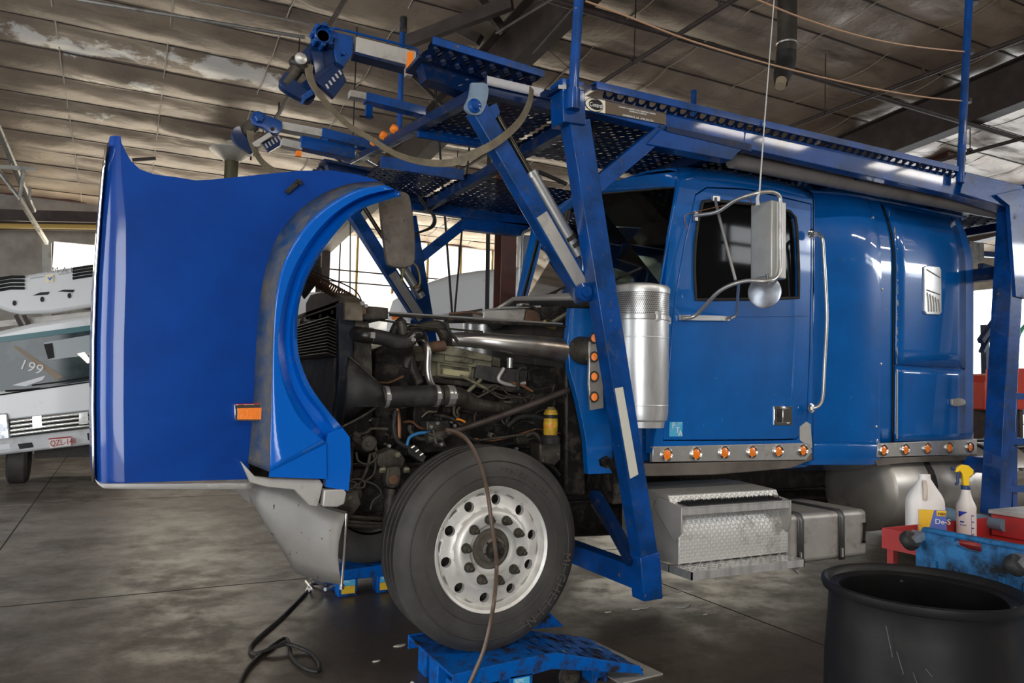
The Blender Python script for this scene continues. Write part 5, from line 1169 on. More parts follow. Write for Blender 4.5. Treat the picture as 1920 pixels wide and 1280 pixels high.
pad([(492,268),(520,253),(529,270),(504,285)], FY-.06, 'toothed_pad', [(499+6*k, 273-3.5*k) for k in range(5)])
# marker lamps on the channel
for x_, y_ in ((722,256),(742,244),(704,268)):
    c_ = at(x_, y_, X=1.54); build(M().lathe([(.028, 0), (.030, .02), (.022, .035), (.0001, .04)], c_, (-.9, -.2, .4), 16, caps=False), 'channel_lamp', amber, truck)
# hydraulic hoses
for k in range(4): R2(M().tube(ats([(1098+k*4,228),(1102+k*4,255),(1096+k*5,290),(1108+k*3,320),(1100+k*4,345)], 3.6+.02*k), .009, 8, 5), 'hydraulic_hose', black, both=False)
F_ = 2*CYL-3.55
for k in range(2): build(M().tube(ats([(778-6*k,342),(788+k*4,375),(812+k*3,405),(808+k*4,425),(785,436),(776,440+k*4)], F_), .010, 8, 5), 'hydraulic_hose', black, truck)
for k in range(2): build(M().tube(ats([(1068-k*6,395),(1060-k*4,430),(1066,470),(1078,520)], 3.62), .008, 8, 5), 'hydraulic_hose', black, truck)
build(M().tube(ats([(1010,322),(1040,335),(1062,345)], 3.55), .012, 8, 4), 'hydraulic_hose', black, truck)
build(M().tube(ats([(753,530),(762,490),(782,500),(788,530),(778,540)], 5.8), .008, 8, 4), 'pipe_guard', mat('yellowed_bracket', (.4, .3, .08), .5), truck)
# ================================================================ wheel stands under the front wheels
ZT = WZ-RT
def stand(loc, label):
    x0 = at(850, 1233, Y=3.36).x; N, F = 3.36, 3.98
    t = thing('wheel_stand', label, 'wheel ramp', (x0, (N+F)/2, 0), 'blue wheel stands under the front tyres')
    xf = at(1020, 1205, Y=N).x; xe = at(1200, 1250, Y=N).x; xt = at(1243, 1245, Y=N).x
    g = M(); g.box((x0, N+.01, ZT-.012), (xf, F-.01, ZT)); build(g, 'platform', jackb, t)
    g = M(); g.perf((xf, N+.012, ZT), (xe-xf+.05, 0, -ZT+.035), (0, F-N-.03, 0), 6, 4, .45, (0, 0, -.006), 10, stag=True); build(g, 'ramp_plate', jackb, t)
    g = M().prism([(x0, N, ZT-.07), (x0, N, ZT+.004), (xf, N, ZT+.03), (xf+.07, N, ZT+.03), (xe, N, .07), (xe+.03, N, .01), (xe, N, .03), (xf+.05, N, ZT-.05), (xf-.05, N, ZT-.06)], (0, .012, 0)); build(g, 'side_rail', jackb, t, bevel=.002)
    g = M().prism([(x0, F, ZT-.07), (x0, F, ZT+.004), (xf, F, ZT+.02), (xf+.06, F, ZT+.10), (xf+.40, F, ZT+.02), (xf+.5, F, ZT-.07), (xf+.05, F, ZT-.05)], (0, .012, 0)); build(g, 'side_rail', jackb, t, bevel=.002)
    g = M().prism([(xe-.14, N-.02, .0), (xt, N+.0, .0), (xe+.10, F, .0), (xe-.16, F, .0)], (0, 0, .008)); build(g, 'foot_plate', oldalum, t)
    for px_, w_ in ((880, .14), (978, .13)):
        xc = at(px_, 1250, Y=N).x
        l = build(M().box((xc-w_/2, N-.0, 0.0), (xc+w_/2, N+.12, ZT-.05)), 'leg', jackb, t, bevel=.004)
        build(M().box((xc-w_/2+.02, N-.004, .02), (xc+w_/2-.02, N, .075)), 'warning_label', yellab, l); build(M().box((xc-w_/2+.02, N-.004, .078), (xc+w_/2-.02, N, ZT-.065)), 'info_label', skyb, l)
        text('OTC', 'label_lettering', (xc-w_/2+.03, N-.0045, ZT-.085), (1, 0, 0), (0, 0, 1), .022, inkw, l)
    for xc, yy in ((x0+.05, F-.14), (x0+.45, F-.14), (x0+.005, N+.2)): build(M().box((xc, yy, 0), (xc+.09, yy+.12, ZT-.01)), 'leg', jackb, t, bevel=.004)
    g = M().tube([(x0-.16, N+.12, .13), (x0-.02, N+.22, .02)], .011, 8); g.tube([(x0-.06, N+.1, .04), (x0+.05, N+.2, .04)], .014, 8); build(g, 'lock_handle', steel, t)
    c_ = at(1065, 1243, Y=N+.06); w_ = build(M().lathe([(.02, -.02), (.055, -.022), (.066, -.016), (.066, .016), (.055, .022), (.02, .02)], (c_.x, N+.06, .066), (0, -1, 0), 32), 'caster', black, t)
    build(M().lathe([(.045, .020), (.042, .024), (.014, .024), (.014, .034), (.001, .034)], (c_.x, N+.06, .066), (0, -1, 0), 24, caps=False), 'caster_hub', grease, w_)
    build(M().bar((c_.x, N+.12, .07), (c_.x+.05, N+.12, ZT-.05), .03, .05), 'caster_fork', jackb, t)
    xc = at(1125, 1250, Y=N+.05).x; g = M().prism([(xc-.05, N+.05, .0), (xc-.05, N+.05, .10), (xc+.05, N+.05, .085), (xc+.05, N+.05, .0), (xc+.03, N+.05, .0), (xc+.02, N+.05, .025), (xc-.01, N+.05, .025), (xc-.02, N+.05, .0)], (0, .1, 0)); build(g, 'ramp_block', jackb, t, bevel=.003)
    return t
st1 = stand(None, 'blue steel wheel stand with ramp, under the front tyre nearest the camera')
st2 = copy_tree(st1); st2.location.y = 2*CYL-st1.location.y; st2['label'] = 'dark blue wheel stand on the floor behind the bumper, under the far front tyre'
# ================================================================ hoses
fz = .013
hp = [(583,1096),(574,1110),(530,1155),(480,1199),(469,1217),(480,1225),(521,1211),(543,1208),(579,1222),(598,1244),(594,1258),(570,1251),(547,1231),(541,1204),(532,1197),(507,1213),(467,1249),(445,1292),(430,1330)]
pts = [at(x, y, Z=fz+(.022 if i in (6, 7) else 0)) for i, (x, y) in enumerate(hp)]
h_ = thing('floor_air_hose', 'black air hose looped on the concrete below the bumper', 'hose', (pts[0].x, pts[0].y, 0))
build(M().tube([at(614,1098,Z=.06), at(600,1094,Z=.03)]+pts, .011, 10, 5), 'hose', black, h_)
build(M().tube([at(583,1096,Z=.02), at(577,1106,Z=.02)], .019, 8), 'coupling', steel, h_); build(M().tube([at(573,1090,Z=.03), at(586,1106,Z=.03)], .011, 8), 'coupling_lever', steel, h_)
dp = ats([(836,806),(850,808),(868,817),(884,836),(898,866),(908,896),(916,935)], 3.49)+ats([(923,990),(930,1040),(931,1070)], 3.47)+ats([(927,1120),(920,1165),(908,1215),(892,1255),(872,1300)], 3.33)
h_ = tag(build(M().tube(dp, .0105, 12, 5), 'draped_air_hose', hosem), 'brown air hose hanging from the steering shaft down over the front wheel', 'hose')
# ================================================================ straps on the rack
def ribbon(px, Ys, wd, nm, lab):
    c = smooth_path([at(x, y, Y=Ys[i] if isinstance(Ys, list) else Ys) for i, (x, y, *_) in enumerate(px)], 9); n_ = len(c); rows = [[], []]
    for i, p_ in enumerate(c):
        d = (c[min(i+1, n_-1)]-c[max(i-1, 0)]).normalized(); s_ = d.cross(V((0, 1, 0))).normalized()
        tw = math.sin(i/n_*5)*.5; s_ = (s_*math.cos(tw)+V((0, 1, 0))*math.sin(tw)).normalized()
        rows[0].append(p_+s_*wd/2); rows[1].append(p_-s_*wd/2)
    return tag(build(M().loft(rows), nm, strapm, solid=.003, smooth=False), lab, 'strap')
ribbon([(580,120),(580,140),(595,172),(645,228),(695,260),(745,290),(795,304),(845,305),(882,291),(927,269),(971,232),(992,195),(997,165)], [3.87,3.85,3.82,3.8,3.75,3.7,3.68,3.62,3.5,3.42,3.38,3.38,3.4], .042, 'tie_down_strap', 'long tan webbing strap sagging from the upper ramp head to the rack')
ribbon([(469,245),(470,258),(476,277),(487,298),(503,314),(530,330),(560,345),(600,350)], 5.45, .05, 'tie_down_strap', 'short brown webbing strap hanging from the lower, farther ramp head')
# ================================================================ drum
c_ = at(1727, 1106, Z=.93); R0 = .289; H_ = .95
dz = c_
t = thing('open_drum', 'open-topped black plastic drum in the lower right corner', 'drum', (c_.x, c_.y, 0))
prof = [(.20, 0), (R0*.93, .0), (R0*.97, .03), (R0*1.0, .10), (R0*1.01, .30), (R0*1.02, .5), (R0*1.0, .72), (R0*.965, H_-.11), (R0*.955, H_-.055), (R0*.97, H_-.035), (R0*1.015, H_-.03), (R0*1.035, H_-.018), (R0*1.03, H_-.004), (R0*1.0, H_), (R0*.965, H_-.006), (R0*.94, H_-.022), (R0*.90, H_-.026)]
build(M().lathe(prof, c_*1-V((0, 0, c_.z)), (0, 0, 1), 72, caps=True), 'drum_wall', drum, t) if False else None
o_ = V((c_.x, c_.y, 0))
g = M().lathe(prof, o_, (0, 0, 1), 72, caps=False); k = len(g.v)-72; inner = []
for j in range(72):
    a = 2*PI*j/72; q = R0*(.84-.022*math.sin(2*a+.8)-.014*math.sin(5*a)-.01*math.sin(9*a+1)); inner.append(o_+V((math.cos(a), 0, 0))*0)
cx_ = [g.v[k+j] for j in range(72)]
inner = [o_+V(((p_-o_).x*(.935-.03*math.sin(2*2*PI*j/72+.8)-.015*math.sin(5*2*PI*j/72)), (p_-o_).y*(.935-.03*math.sin(2*2*PI*j/72+.8)-.015*math.sin(5*2*PI*j/72)), H_-.028)) for j, p_ in enumerate(cx_)]
g.loft([cx_, inner, [V((o_.x+(p_.x-o_.x)*1.0, o_.y+(p_.y-o_.y)*1.0, H_-.034)) for p_ in inner]], closed=True)
g.loft([[V((o_.x+(p_.x-o_.x)*s_, o_.y+(p_.y-o_.y)*s_, z_)) for p_ in inner] for s_, z_ in ((1.0, H_-.034), (1.07, H_-.06), (1.09, .5), (1.05, .03), (.01, .02))], closed=True)
build(g, 'drum_shell', drum, t); build(M().lathe([(R0*.93, 0), (R0*.9, .004)], o_, (0, 0, 1), 48), 'drum_base', drum, t)
g = M()
for (x_, y_, l_) in ((1538,1150,60),(1633,1190,42),(1704,1220,34),(1736,1210,14)):
    a0 = math.atan2(0, 1); p_ = at(x_, y_, Y=c_.y-.2); d = (V((p_.x, p_.y, 0))-o_); d.z = 0; d = d.normalized()
    z0_ = .95-(y_-1105)/600; pp = []
    for i in range(6): z = z0_-l_/700*i/5; r_ = R0*1.004+.004; an = math.atan2(d.y, d.x)+.012*i; pp.append(o_+V((math.cos(an)*r_, math.sin(an)*r_, z)))
    g.tube(pp, .0012, 4, 2)
build(g, 'scratches', mat('scratch_grey', (.10, .10, .10), .6), t)
# ================================================================ red service cart with what stands on it
cz = .985; k0 = at(1653, 989, Z=cz); th = .085; CX0, CY1 = k0.x, k0.y; CX1, CY0 = CX0+1.25, CY1-.62
cart = thing('service_cart', 'red steel service cart with a shallow top tray, right of the fuel tank', 'tool cart', ((CX0+CX1)/2, (CY0+CY1)/2, 0))
g = M(); g.box((CX0, CY0, cz-th), (CX1, CY1, cz-th+.004))
for a, b in (((CX0, CY0), (CX0+.004, CY1)), ((CX1-.004, CY0), (CX1, CY1)), ((CX0, CY0), (CX1, CY0+.004)), ((CX0, CY1-.004), (CX1, CY1))): g.box((*a, cz-th), (*b, cz))
build(g, 'top_tray', redm, cart, bevel=.0015)
g = M(); g.box((CX0, CY0, .22), (CX1, CY1, .225)); g.box((CX0, CY0, .22), (CX0+.004, CY1, .30)); g.box((CX0, CY1-.004, .22), (CX1, CY1, .30)); g.box((CX0, CY0, .22), (CX1, CY0+.004, .30)); g.box((CX1-.004, CY0, .22), (CX1, CY1, .30)); build(g, 'lower_tray', redm, cart)
for x_ in (CX0+.02, CX1-.05):
    for y_ in (CY0+.01, CY1-.04):
        build(M().box((x_, y_, .12), (x_+.03, y_+.03, cz-th)), 'corner_post', redm, cart)
        w_ = build(M().lathe([(.02, -.014), (.055, -.014), (.06, -.008), (.06, .008), (.055, .014), (.02, .014)], (x_+.015, y_+.015, .06), (0, 1, 0), 20), 'caster', black, cart)
build(M().lathe([(.006, 0), (.006, .003)], (CX0, CY1-.1, cz-.05), (-1, 0, 0), 10), 'rivet', steel, cart)
TZf = cz-th+.005
# gallon jug
j0 = at(1735, 1014, Z=TZf)
def jug(o):
    t = thing('plastic_jug', 'white gallon jug with yellow and blue label, standing in the red tray', 'jug', o)
    hw = .078; hd = .056; rows = []
    def sec(z, a, b, ex=3.2, cx=0):
        r = []
        for j in range(32):
            u_ = 2*PI*j/32; c, s_ = math.cos(u_), math.sin(u_); k_ = (abs(c)**ex+abs(s_)**ex)**(-1/ex); r.append(o+RJ @ V((cx+c*k_*a, s_*k_*b, z)))
        return r
    RJ = Matrix.Rotation(math.radians(-38), 3, 'Z')
    for z, a, b in ((0, .066, .048), (.006, .075, .054), (.02, hw, hd), (.175, hw, hd), (.185, hw*.97, hd*.97), (.21, hw*.86, hd*.92), (.245, hw*.55, hd*.68), (.268, .032, .03), (.275, .0235, .0235), (.300, .0235, .0235), (.300, .020, .020)): rows.append(sec(z, a, b, 3.2 if z < .24 else 2.2))
    g = M().loft(rows, closed=True); g.f.append(tuple(range(31, -1, -1))); build(g, 'bottle_body', jugm, t, subsurf=1)
    build(M().tube([o+RJ @ V(q) for q in ((-.012, -.03, .268), (-.016, -.055, .245), (-.018, -.060, .21), (-.018, -.054, .19))], .010, 10, 4), 'jug_handle', mat('tan_plastic', (.55, .48, .40), .5), t)
    yd = -hd*1.02-.001
    def q(pts, nm, m, e=0): return build(M().prism([o+RJ @ V((x, yd-e, z)) for x, z in pts], RJ @ V((0, .002, 0))), nm, m, t)
    q([(-.045, .02), (.068, .02), (.068, .148), (-.045, .148)], 'label', bluelab); q([(-.045, .02), (-.015, .02), (.018, .148), (-.045, .148)], 'label_yellow', yellab, .0008)
    q([(.028, .122), (.068, .122), (.068, .146), (.028, .146)], 'brand_patch', yellab, .0008); q([(.0, .02), (.068, .02), (.068, .046), (.03, .052)], 'label_photo', mat('label_photo', (.55, .5, .48), .5, noise=((.25, .2, .3), 40, .4, .6)), .0008)
    U = RJ @ V((1, 0, 0))
    text("rain", 'label_lettering', o+RJ @ V((.032, yd-.002, .127)), U, (0, 0, 1), .022, ink, t); text('De-S', 'label_lettering', o+RJ @ V((.020, yd-.002, .088)), U, (0, 0, 1), .032, inkw, t)
    return t
jug(j0)
b0 = at(1812, 1012, Z=TZf); b0 = V((b0.x, b0.y, TZf))
t = thing('spray_bottle', 'white spray bottle with a yellow trigger head, standing in the red tray', 'spray bottle', b0)
build(M().lathe([(.034, 0), (.040, .006), (.041, .02), (.041, .135), (.042, .15), (.037, .165), (.028, .185), (.022, .205), (.0185, .222), (.018, .235)], b0, (0, 0, 1), 36), 'bottle_body', jugm, t)
build(M().lathe([(.019, .228), (.0195, .23), (.0195, .245), (.018, .247)], b0, (0, 0, 1), 28), 'collar', mat('navy_plastic', (.02, .05, .15), .4), t)
vd = V((-.83, .56, 0)).normalized()      # head points left in the picture
sd_ = V((-vd.y, vd.x, 0))
hp_ = [(-.012, .245), (-.013, .285), (-.030, .300), (-.032, .318), (-.010, .338), (.014, .342), (.030, .334), (.044, .322), (.046, .306), (.034, .306), (.028, .312), (.016, .300), (.013, .245)]
build(M().prism([b0+vd*x+V((0, 0, z))-sd_*.012 for x, z in hp_], sd_*.024), 'trigger_head', yellow, t, bevel=.006, seg=3)
build(M().tube([b0+vd*.046+V((0, 0, .320)), b0+vd*.060+V((0, 0, .322))], .008, 12), 'nozzle', MATS['navy_plastic'], t)
build(M().tube([b0+vd*q_[0]+V((0, 0, q_[1])) for q_ in ((.026, .305), (.034, .285), (.034, .262), (.044, .248))], .006, 10, 4), 'trigger', MATS['navy_plastic'], t)
cdir = (V((0, 0, 0))-V((b0.x, b0.y, 0))).normalized(); cs = V((-cdir.y, cdir.x, 0))
def wrap(a0, a1, z0_, z1_, nm, m, e=.0006, sh=None):
    rows = []
    for i in range(9):
        a = a0+(a1-a0)*i/8; n_ = (cdir*math.cos(a)-cs*math.sin(a)); n_ = cdir*math.cos(a)+(-cs)*math.sin(a)*-1
        zt1 = z1_; zb1 = z0_ if not sh else z0_+(z1_-z0_)*abs(i/8-.1)**.8
        rows.append([b0+n_*(.0415+e)+V((0, 0, zb1)), b0+n_*(.0415+e)+V((0, 0, zt1))])
    return build(M().loft(rows), nm, m, t, solid=.0008)
wrap(-.75, .1, .105, .132, 'blue_emblem', mat('deep_blue_print', (.02, .05, .4), .5), sh=True)
for k in range(4): wrap(.55, .8, .03+.028*k, .034+.028*k, 'scale_mark', MATS['deep_blue_print'])
wrap(.50, .52, .025, .12, 'scale_line', MATS['deep_blue_print']); wrap(-.6, -.2, .083, .089, 'print_line', MATS['deep_blue_print']); wrap(-.6, -.0, .070, .073, 'print_line', MATS['deep_blue_print'])
# pipe and metal case lying in the tray
pa = at(1768, 962, Z=TZf+.055); pb = at(1885, 985, Z=TZf+.055)
tag(build(M().tube([pa, pb], .030, 24).lathe([(.034, 0), (.034, .05)], pa, (pb-pa).normalized(), 24), 'plastic_pipe', pvc), 'grey-blue plastic pipe lying behind the two bottles in the red tray', 'pipe')
q0 = at(1866, 1000, Z=TZf+.01)
t = thing('metal_case', 'red metal case with a grey lid on the right end of the cart', 'tool case', (q0.x+.25, q0.y-.1, TZf))
build(M().box((q0.x, q0.y-.25, TZf), (q0.x+.5, q0.y+.02, TZf+.10)), 'case_body', redm, t, bevel=.005); build(M().box((q0.x-.005, q0.y-.25, TZf+.10), (q0.x+.5, q0.y+.03, TZf+.12)), 'case_lid', oldalum, t, bevel=.004); build(M().box((q0.x+.04, q0.y-.258, TZf+.05), (q0.x+.08, q0.y-.248, TZf+.11)), 'clasp', steel, t)
# moulded creeper leaning on its edge against the cart
XC = CX0-.10
zt_ = at(1722, 986, X=XC).z; y1_ = at(1716, 990, X=XC).y; y0_ = at(1990, 1030, X=XC).y-.25
t = thing('mechanic_creeper', 'grimy blue moulded creeper standing on edge against the red cart', 'creeper', (XC, (y0_+y1_)/2, 0))
sl = [at(1787,1013,X=XC), at(1793,1009,X=XC), at(1815,1012,X=XC), at(1838,1020,X=XC), at(1840,1032,X=XC), at(1834,1036,X=XC), at(1810,1031,X=XC), at(1790,1023,X=XC)]
def slopez(y): return zt_+(y1_-y)*-.0
zbt = .12
outl = [V((XC, y1_-.03, zt_)), V((XC, (y0_+y1_)/2, zt_-.012)), V((XC, y0_, zt_)), V((XC, y0_-.02, .6)), V((XC, y0_, zbt)), V((XC, (y0_+y1_)/2, zbt)), V((XC, y1_, zbt)), V((XC, y1_-.0, .6)), V((XC, y1_+.0, zt_-.06))]
hc_ = sum(sl, V())/len(sl)
def star(poly, c, n=32):
    out = []
    for i in range(n):
        a = 2*PI*i/n; d = V((0, math.cos(a), math.sin(a))); best = 9
        for p_, q_ in zip(poly, poly[1:]+poly[:1]):
            e = q_-p_; w_ = p_-c; den = d.y*e.z-d.z*e.y
            if abs(den) < 1e-9: continue
            tt = (w_.y*e.z-w_.z*e.y)/den; ss = (w_.y*d.z-w_.z*d.y)/den
            if tt > 0 and -1e-6 <= ss <= 1+1e-6: best = min(best, tt)
        out.append(c+d*best)
    return out
g = M(); so_, si_ = star(outl, hc_, 64), star(sl, hc_, 64); g.ring(so_, si_, (.035, 0, 0))
for k in range(7):
    y_ = y1_-.08-k*.085
    g.box((XC-.012, y_-.012, zt_-.30-.02*k), (XC+.01, y_+.012, zt_-.12-.01*(k % 3)))
g.tube([V((XC-.005, y1_-.04, zt_-.008)), V((XC-.005, y0_, zt_-.008))], .012, 8)
build(g, 'creeper_board', bluep, t, bevel=.003)
for (x_, y_) in ((1715,1012), (1914,1058)):
    c_ = at(x_, y_, X=XC-.03); build(M().lathe([(.01, -.016), (.034, -.018), (.038, -.01), (.038, .01), (.034, .018), (.01, .016)], c_+V((-.03, 0, 0)), (0, .8, -.6), 24), 'caster', black, t)
    build(M().bar(c_+V((.03, 0, .02)), c_+V((-.03, 0, 0)), .05, .03), 'caster_fork', steel, t)
for z in (.2,): build(M().lathe([(.01, -.016), (.038, -.016), (.038, .016), (.01, .016)], (XC-.05, y1_-.1, z), (0, 1, 0), 20), 'caster', black, t)
build(M().box((XC-.02, y0_, 0), (XC+.05, y0_+.06, .13)), 'edge_foot', bluep, t); build(M().box((XC-.02, y1_-.06, 0), (XC+.05, y1_, .13)), 'edge_foot', bluep, t)
# dried foam spots on the floor
g = M()
for x_, y_, r_ in ((1205,1139,.03),(1192,1142,.02),(1278,1137,.035),(1288,1133,.02),(1272,1108,.022),(1290,1104,.02),(1140,1148,.015),(1230,1105,.015),(748,1211,.02),(705,1240,.012),(1322,1152,.012)):
    c_ = at(x_, y_, Z=0); g.lathe([(r_*1.2, .0), (r_*1.1, .003), (r_*.6, .005), (.0001, .005)], c_+V((0,0,.001)), (0, 0, 1), 16, caps=False, sx=1.5, sy=.8); g.lathe([(r_*.7, .0), (r_*.6, .003), (.0001, .004)], c_+V((r_*1.6, r_*.5, .001)), (0, 0, 1), 12, caps=False)
o = build(g, 'foam_spots', mat('dried_foam', (.62, .58, .50), .7)); tag(o, 'dried pale foam spots on the dark concrete near the rack foot', 'spill'); o['kind'] = 'stuff'
# ================================================================ white cab-over truck at the left
BYW = 12.6
def wp(px, Y=BYW): return ats(px, Y)
t = thing('cabover_truck', 'white cab-over truck parked at the left, front panel raised above its cab', 'truck', at(90, 880, Y=BYW+1)*1)
t.location.z = 0; ORI[t.name] = V(t.location)
def B_(px, nm, m, dy=.05, Y=BYW, bevel=0, lab=None): return build(M().prism(wp(px, Y), (0, dy, 0)), nm, m, t, bevel=bevel, label=lab)
B_([(-60,636),(-52,625),(0,620),(60,606),(180,588),(236,582),(246,600),(250,790),(-70,836)], 'cab_shell', white, 1.7, BYW+.06, .06)
B_([(-44,637),(60,624),(180,608),(232,602),(238,700),(120,722),(-50,739)], 'windscreen', mat('cabover_glass', (.035, .05, .055), .06, 0, 0, noise=((.10, .13, .13), 2, .5, .75)), .06, BYW+.02)
B_([(-44,637),(60,624),(180,608),(232,602),(232,612),(180,618),(60,634),(-44,647)], 'sun_visor_strip', mat('teal_tint', (.01, .12, .14), .3), .02, BYW)
B_([(82,642),(178,626),(178,664),(90,675)], 'rear_window', mat('rear_window_grey', (.32, .36, .38), .3), .01, BYW+.01); B_([(82,645),(98,643),(102,670),(90,673)], 'headrest', darkint, .01, BYW)
B_([(22,722),(85,704),(80,712),(48,724)], 'dash_papers', labelw, .01, BYW); B_([(24,650),(30,648),(118,706),(106,712)], 'painted_reflection', mat('reflection_brown', (.30, .23, .17), .6), .01, BYW)  # brown strip paints a reflection onto the windscreen
u_ = (at(130,800,Y=BYW)-at(60,806,Y=BYW))
text('199', 'window_sticker', at(33,690,Y=BYW-.01), (1,0,-.3), (.2,0,1), .20, inkw, t)
B_([(145,663),(158,660),(173,678),(164,681)], 'painted_glint', mat('glint_glow', (.9, .85, .7), .3, emit=((1, .85, .6), 1.5)), .01, BYW)  # glowing patch standing in for the sun's reflection on the windscreen
B_([(-60,742),(60,729),(180,712),(244,702),(246,762),(180,768),(15,787),(-66,797)], 'front_panel', white, .1, BYW-.02, .02)
build(M().tube(wp([(0,740),(60,731),(180,714),(240,706)], BYW-.03), .012, 6), 'panel_seam', ink, t)
B_([(18,787),(180,769),(246,762),(246,800),(180,805),(20,822)], 'grille_backing', ink, .05, BYW-.01)
for k in range(4): build(M().tube(wp([(20,791+k*8),(100,781+k*8),(180,772+k*8),(240,765+k*8)], BYW-.05), .022, 10), 'grille_bar', chrome, t)
for x_ in (65, 152): B_([(x_-4,780-x_*.08+6),(x_+12,778-x_*.08+6),(x_+14,800-x_*.08+6),(x_-4,802-x_*.08+6)], 'grille_cleat', chrome, .03, BYW-.08)
B_([(-30,778),(14,774),(20,824),(-30,830)], 'headlamp', mat('lamp_clear', (.7, .72, .75), .1, .4, noise=((.3, .32, .36), 12, .45, .6)), .05, BYW-.06, .02)
B_([(-70,832),(0,824),(180,802),(250,795),(252,822),(180,832),(0,853),(-70,858)], 'bumper', whited, .25, BYW-.22, .03)
B_([(33,832),(60,829),(63,838),(37,842)], 'fog_lamp_recess', ink, .02, BYW-.225); B_([(163,812),(185,810),(185,822),(165,825)], 'fog_lamp_recess', ink, .02, BYW-.225); B_([(-4,834),(18,831),(20,841),(-2,843)], 'indicator', labelw, .02, BYW-.225)
pl = B_([(91,822),(133,818),(133,835),(93,840)], 'licence_plate', mat('plate_white', (.75, .70, .66), .4), .02, BYW-.245, lab='white licence plate with dark red characters')
text('QZL-148', 'plate_lettering', at(94,836.5,Y=BYW-.26), (1,0,-0.0)if False else (at(133,832,Y=BYW)-at(94,836.5,Y=BYW)), (0,0,1), .115, mat('plate_red', (.35, .02, .03), .5), t, width=.31)
B_([(91,821.5),(133,817.5),(133,820),(91,824)], 'plate_border', MATS['plate_red'], .005, BYW-.25)
build(M().tube(wp([(10,733),(40,731),(75,728)], BYW-.05), .014, 6), 'wiper', ink, t); build(M().tube(wp([(60,722),(110,716),(180,704)], BYW-.05), .012, 6), 'wiper', ink, t)
for x_, y_ in ((74,613),(100,610),(125,607)): build(M().lathe([(.05, 0), (.05, .03), (.03, .06), (.001, .07)], at(x_, y_, Y=BYW+.3), (0, 0, 1), 14), 'roof_lamp', redlens, t)
build(M().bar(at(-40,612,Y=BYW+.9), at(240,582,Y=BYW+.9), .1, .09), 'roof_bar', oldalum, t)
for x_ in (32, 225):
    c_ = at(x_, 864, Y=BYW+.3); build(M().lathe([(.2, 0), (.34, .0), (.38, .03), (.38, .22), (.34, .26), (.2, .26)], (c_.x-.13, BYW+.55, .38), (1, 0, 0), 32), 'wheel', tyre, t)
build(M().box((at(60,850,Y=BYW).x, BYW+.3, .38), (at(245,850,Y=BYW).x, BYW+1.6, .60)), 'chassis', blackm, t)
rp_ = [(-70,540),(-60,534),(0,523),(60,513),(120,503),(180,496),(240,490),(250,500),(252,552),(180,573),(100,586),(40,589),(18,585),(-10,575),(-66,572)]
B_(rp_, 'raised_panel', white, .25, BYW+.5, .05)
for k in range(4):
    build(M().tube(wp([(-10,524+k*7),(20,519+k*7),(46,519+k*7)], BYW+.49), .022, 8), 'air_slot', ink, t); build(M().tube(wp([(136,504+k*6),(160,500+k*6),(184,497+k*6)], BYW+.49), .020, 8), 'air_slot', ink, t)
B_([(61,554),(75,548),(93,547),(90,552)], 'grip_slot', ink, .02, BYW+.49); B_([(107,546),(120,543),(140,543),(137,548)], 'grip_slot', ink, .02, BYW+.49)
for x_, y_ in ((27,568),(79,561),(130,554)): build(M().lathe([(.04, 0), (.04, .01)], at(x_, y_, Y=BYW+.49), (0, -1, 0), 12, sx=.6), 'fixing_hole', ink, t)
em = B_([(86,516),(100,515),(100,528),(87,529)], 'front_emblem', mat('emblem_frame', (.5, .42, .2), .3, .7), .02, BYW+.48); B_([(88,518),(98,517),(98,526),(89,527)], 'emblem_field', labelw, .02, BYW+.47)
B_([(89,518),(93,522),(97,518),(97,521),(93,526),(90,521)], 'emblem_mark', bluelab, .01, BYW+.465)
text('I M A K A M', 'faded_lettering', at(88,511,Y=BYW+.485), (1,0,.10), (0,0,1), .12, mat('faded_letters', (.25, .25, .26), .6), t)
for k in (0, 1): build(M().tube(wp([(56+54*k,522-8*k),(82+48*k,518-7*k)], BYW+.49), .010, 6), 'pressed_rib', whited, t); 
for x_ in (30, 45): build(M().bar(at(x_,590,Y=BYW+.7), at(x_+12,615,Y=BYW+.7), .06, .06, (1,0,0)), 'panel_stay', darkst, t)
t.rotation_euler = (0, 0, 0)
# ================================================================ other vehicles and equipment behind
def body(px, Y, dep, nm, lab, cat, m, bev=.05, extra=None):
    b = [at(x, y, Y=Y) for x, y in px]; cx_ = sum(p_.x for p_ in b)/len(b)
    t = thing(nm, lab, cat, (cx_, Y+dep/2, 0)); build(M().prism(b, (0, dep, 0)), 'body', m, t, bevel=bev, seg=3)
    return t
t = body([(728,640),(732,592),(742,562),(770,545),(800,531),(850,514),(900,506),(960,500),(1040,498),(1090,640),(1090,760),(728,760)], 10.2, 2.2, 'white_semi_truck', 'white truck with a rounded nose seen behind the engine bay and the red-brown column', 'truck', white, .12)
x_a = at(760, 760, Y=10.2).x
for dx in (.6, 2.6): build(M().lathe([(.2, 0), (.45, 0), (.5, .04), (.5, .26), (.2, .26)], (x_a+dx, 10.22, .5), (0, 1, 0), 32), 'wheel', tyre, t)
build(M().prism(ats([(745,640),(750,600),(765,588),(770,640)], 10.15), (0, .04, 0)), 'headlamp', labelw, t); build(M().prism(ats([(735,594),(745,588),(748,595),(738,600)], 10.1), (0, .05, 0)), 'turn_lamp', amber, t)
build(M().tube(ats([(830,590),(960,586),(1060,588)], 10.17), .02, 8), 'body_moulding', whited, t)
t = body([(470,545),(640,548),(640,800),(470,800)], 15.0, 2.0, 'white_trailer', 'white box trailer by the far wall, seen through the wheel arch', 'trailer', white, .03)
x_a = at(480, 760, Y=15).x
for dx in (.4, 1.2): build(M().lathe([(.2, 0), (.45, 0), (.5, .04), (.5, .26), (.2, .26)], (x_a+dx, 15.02, .5), (0, 1, 0), 28), 'wheel', tyre, t)
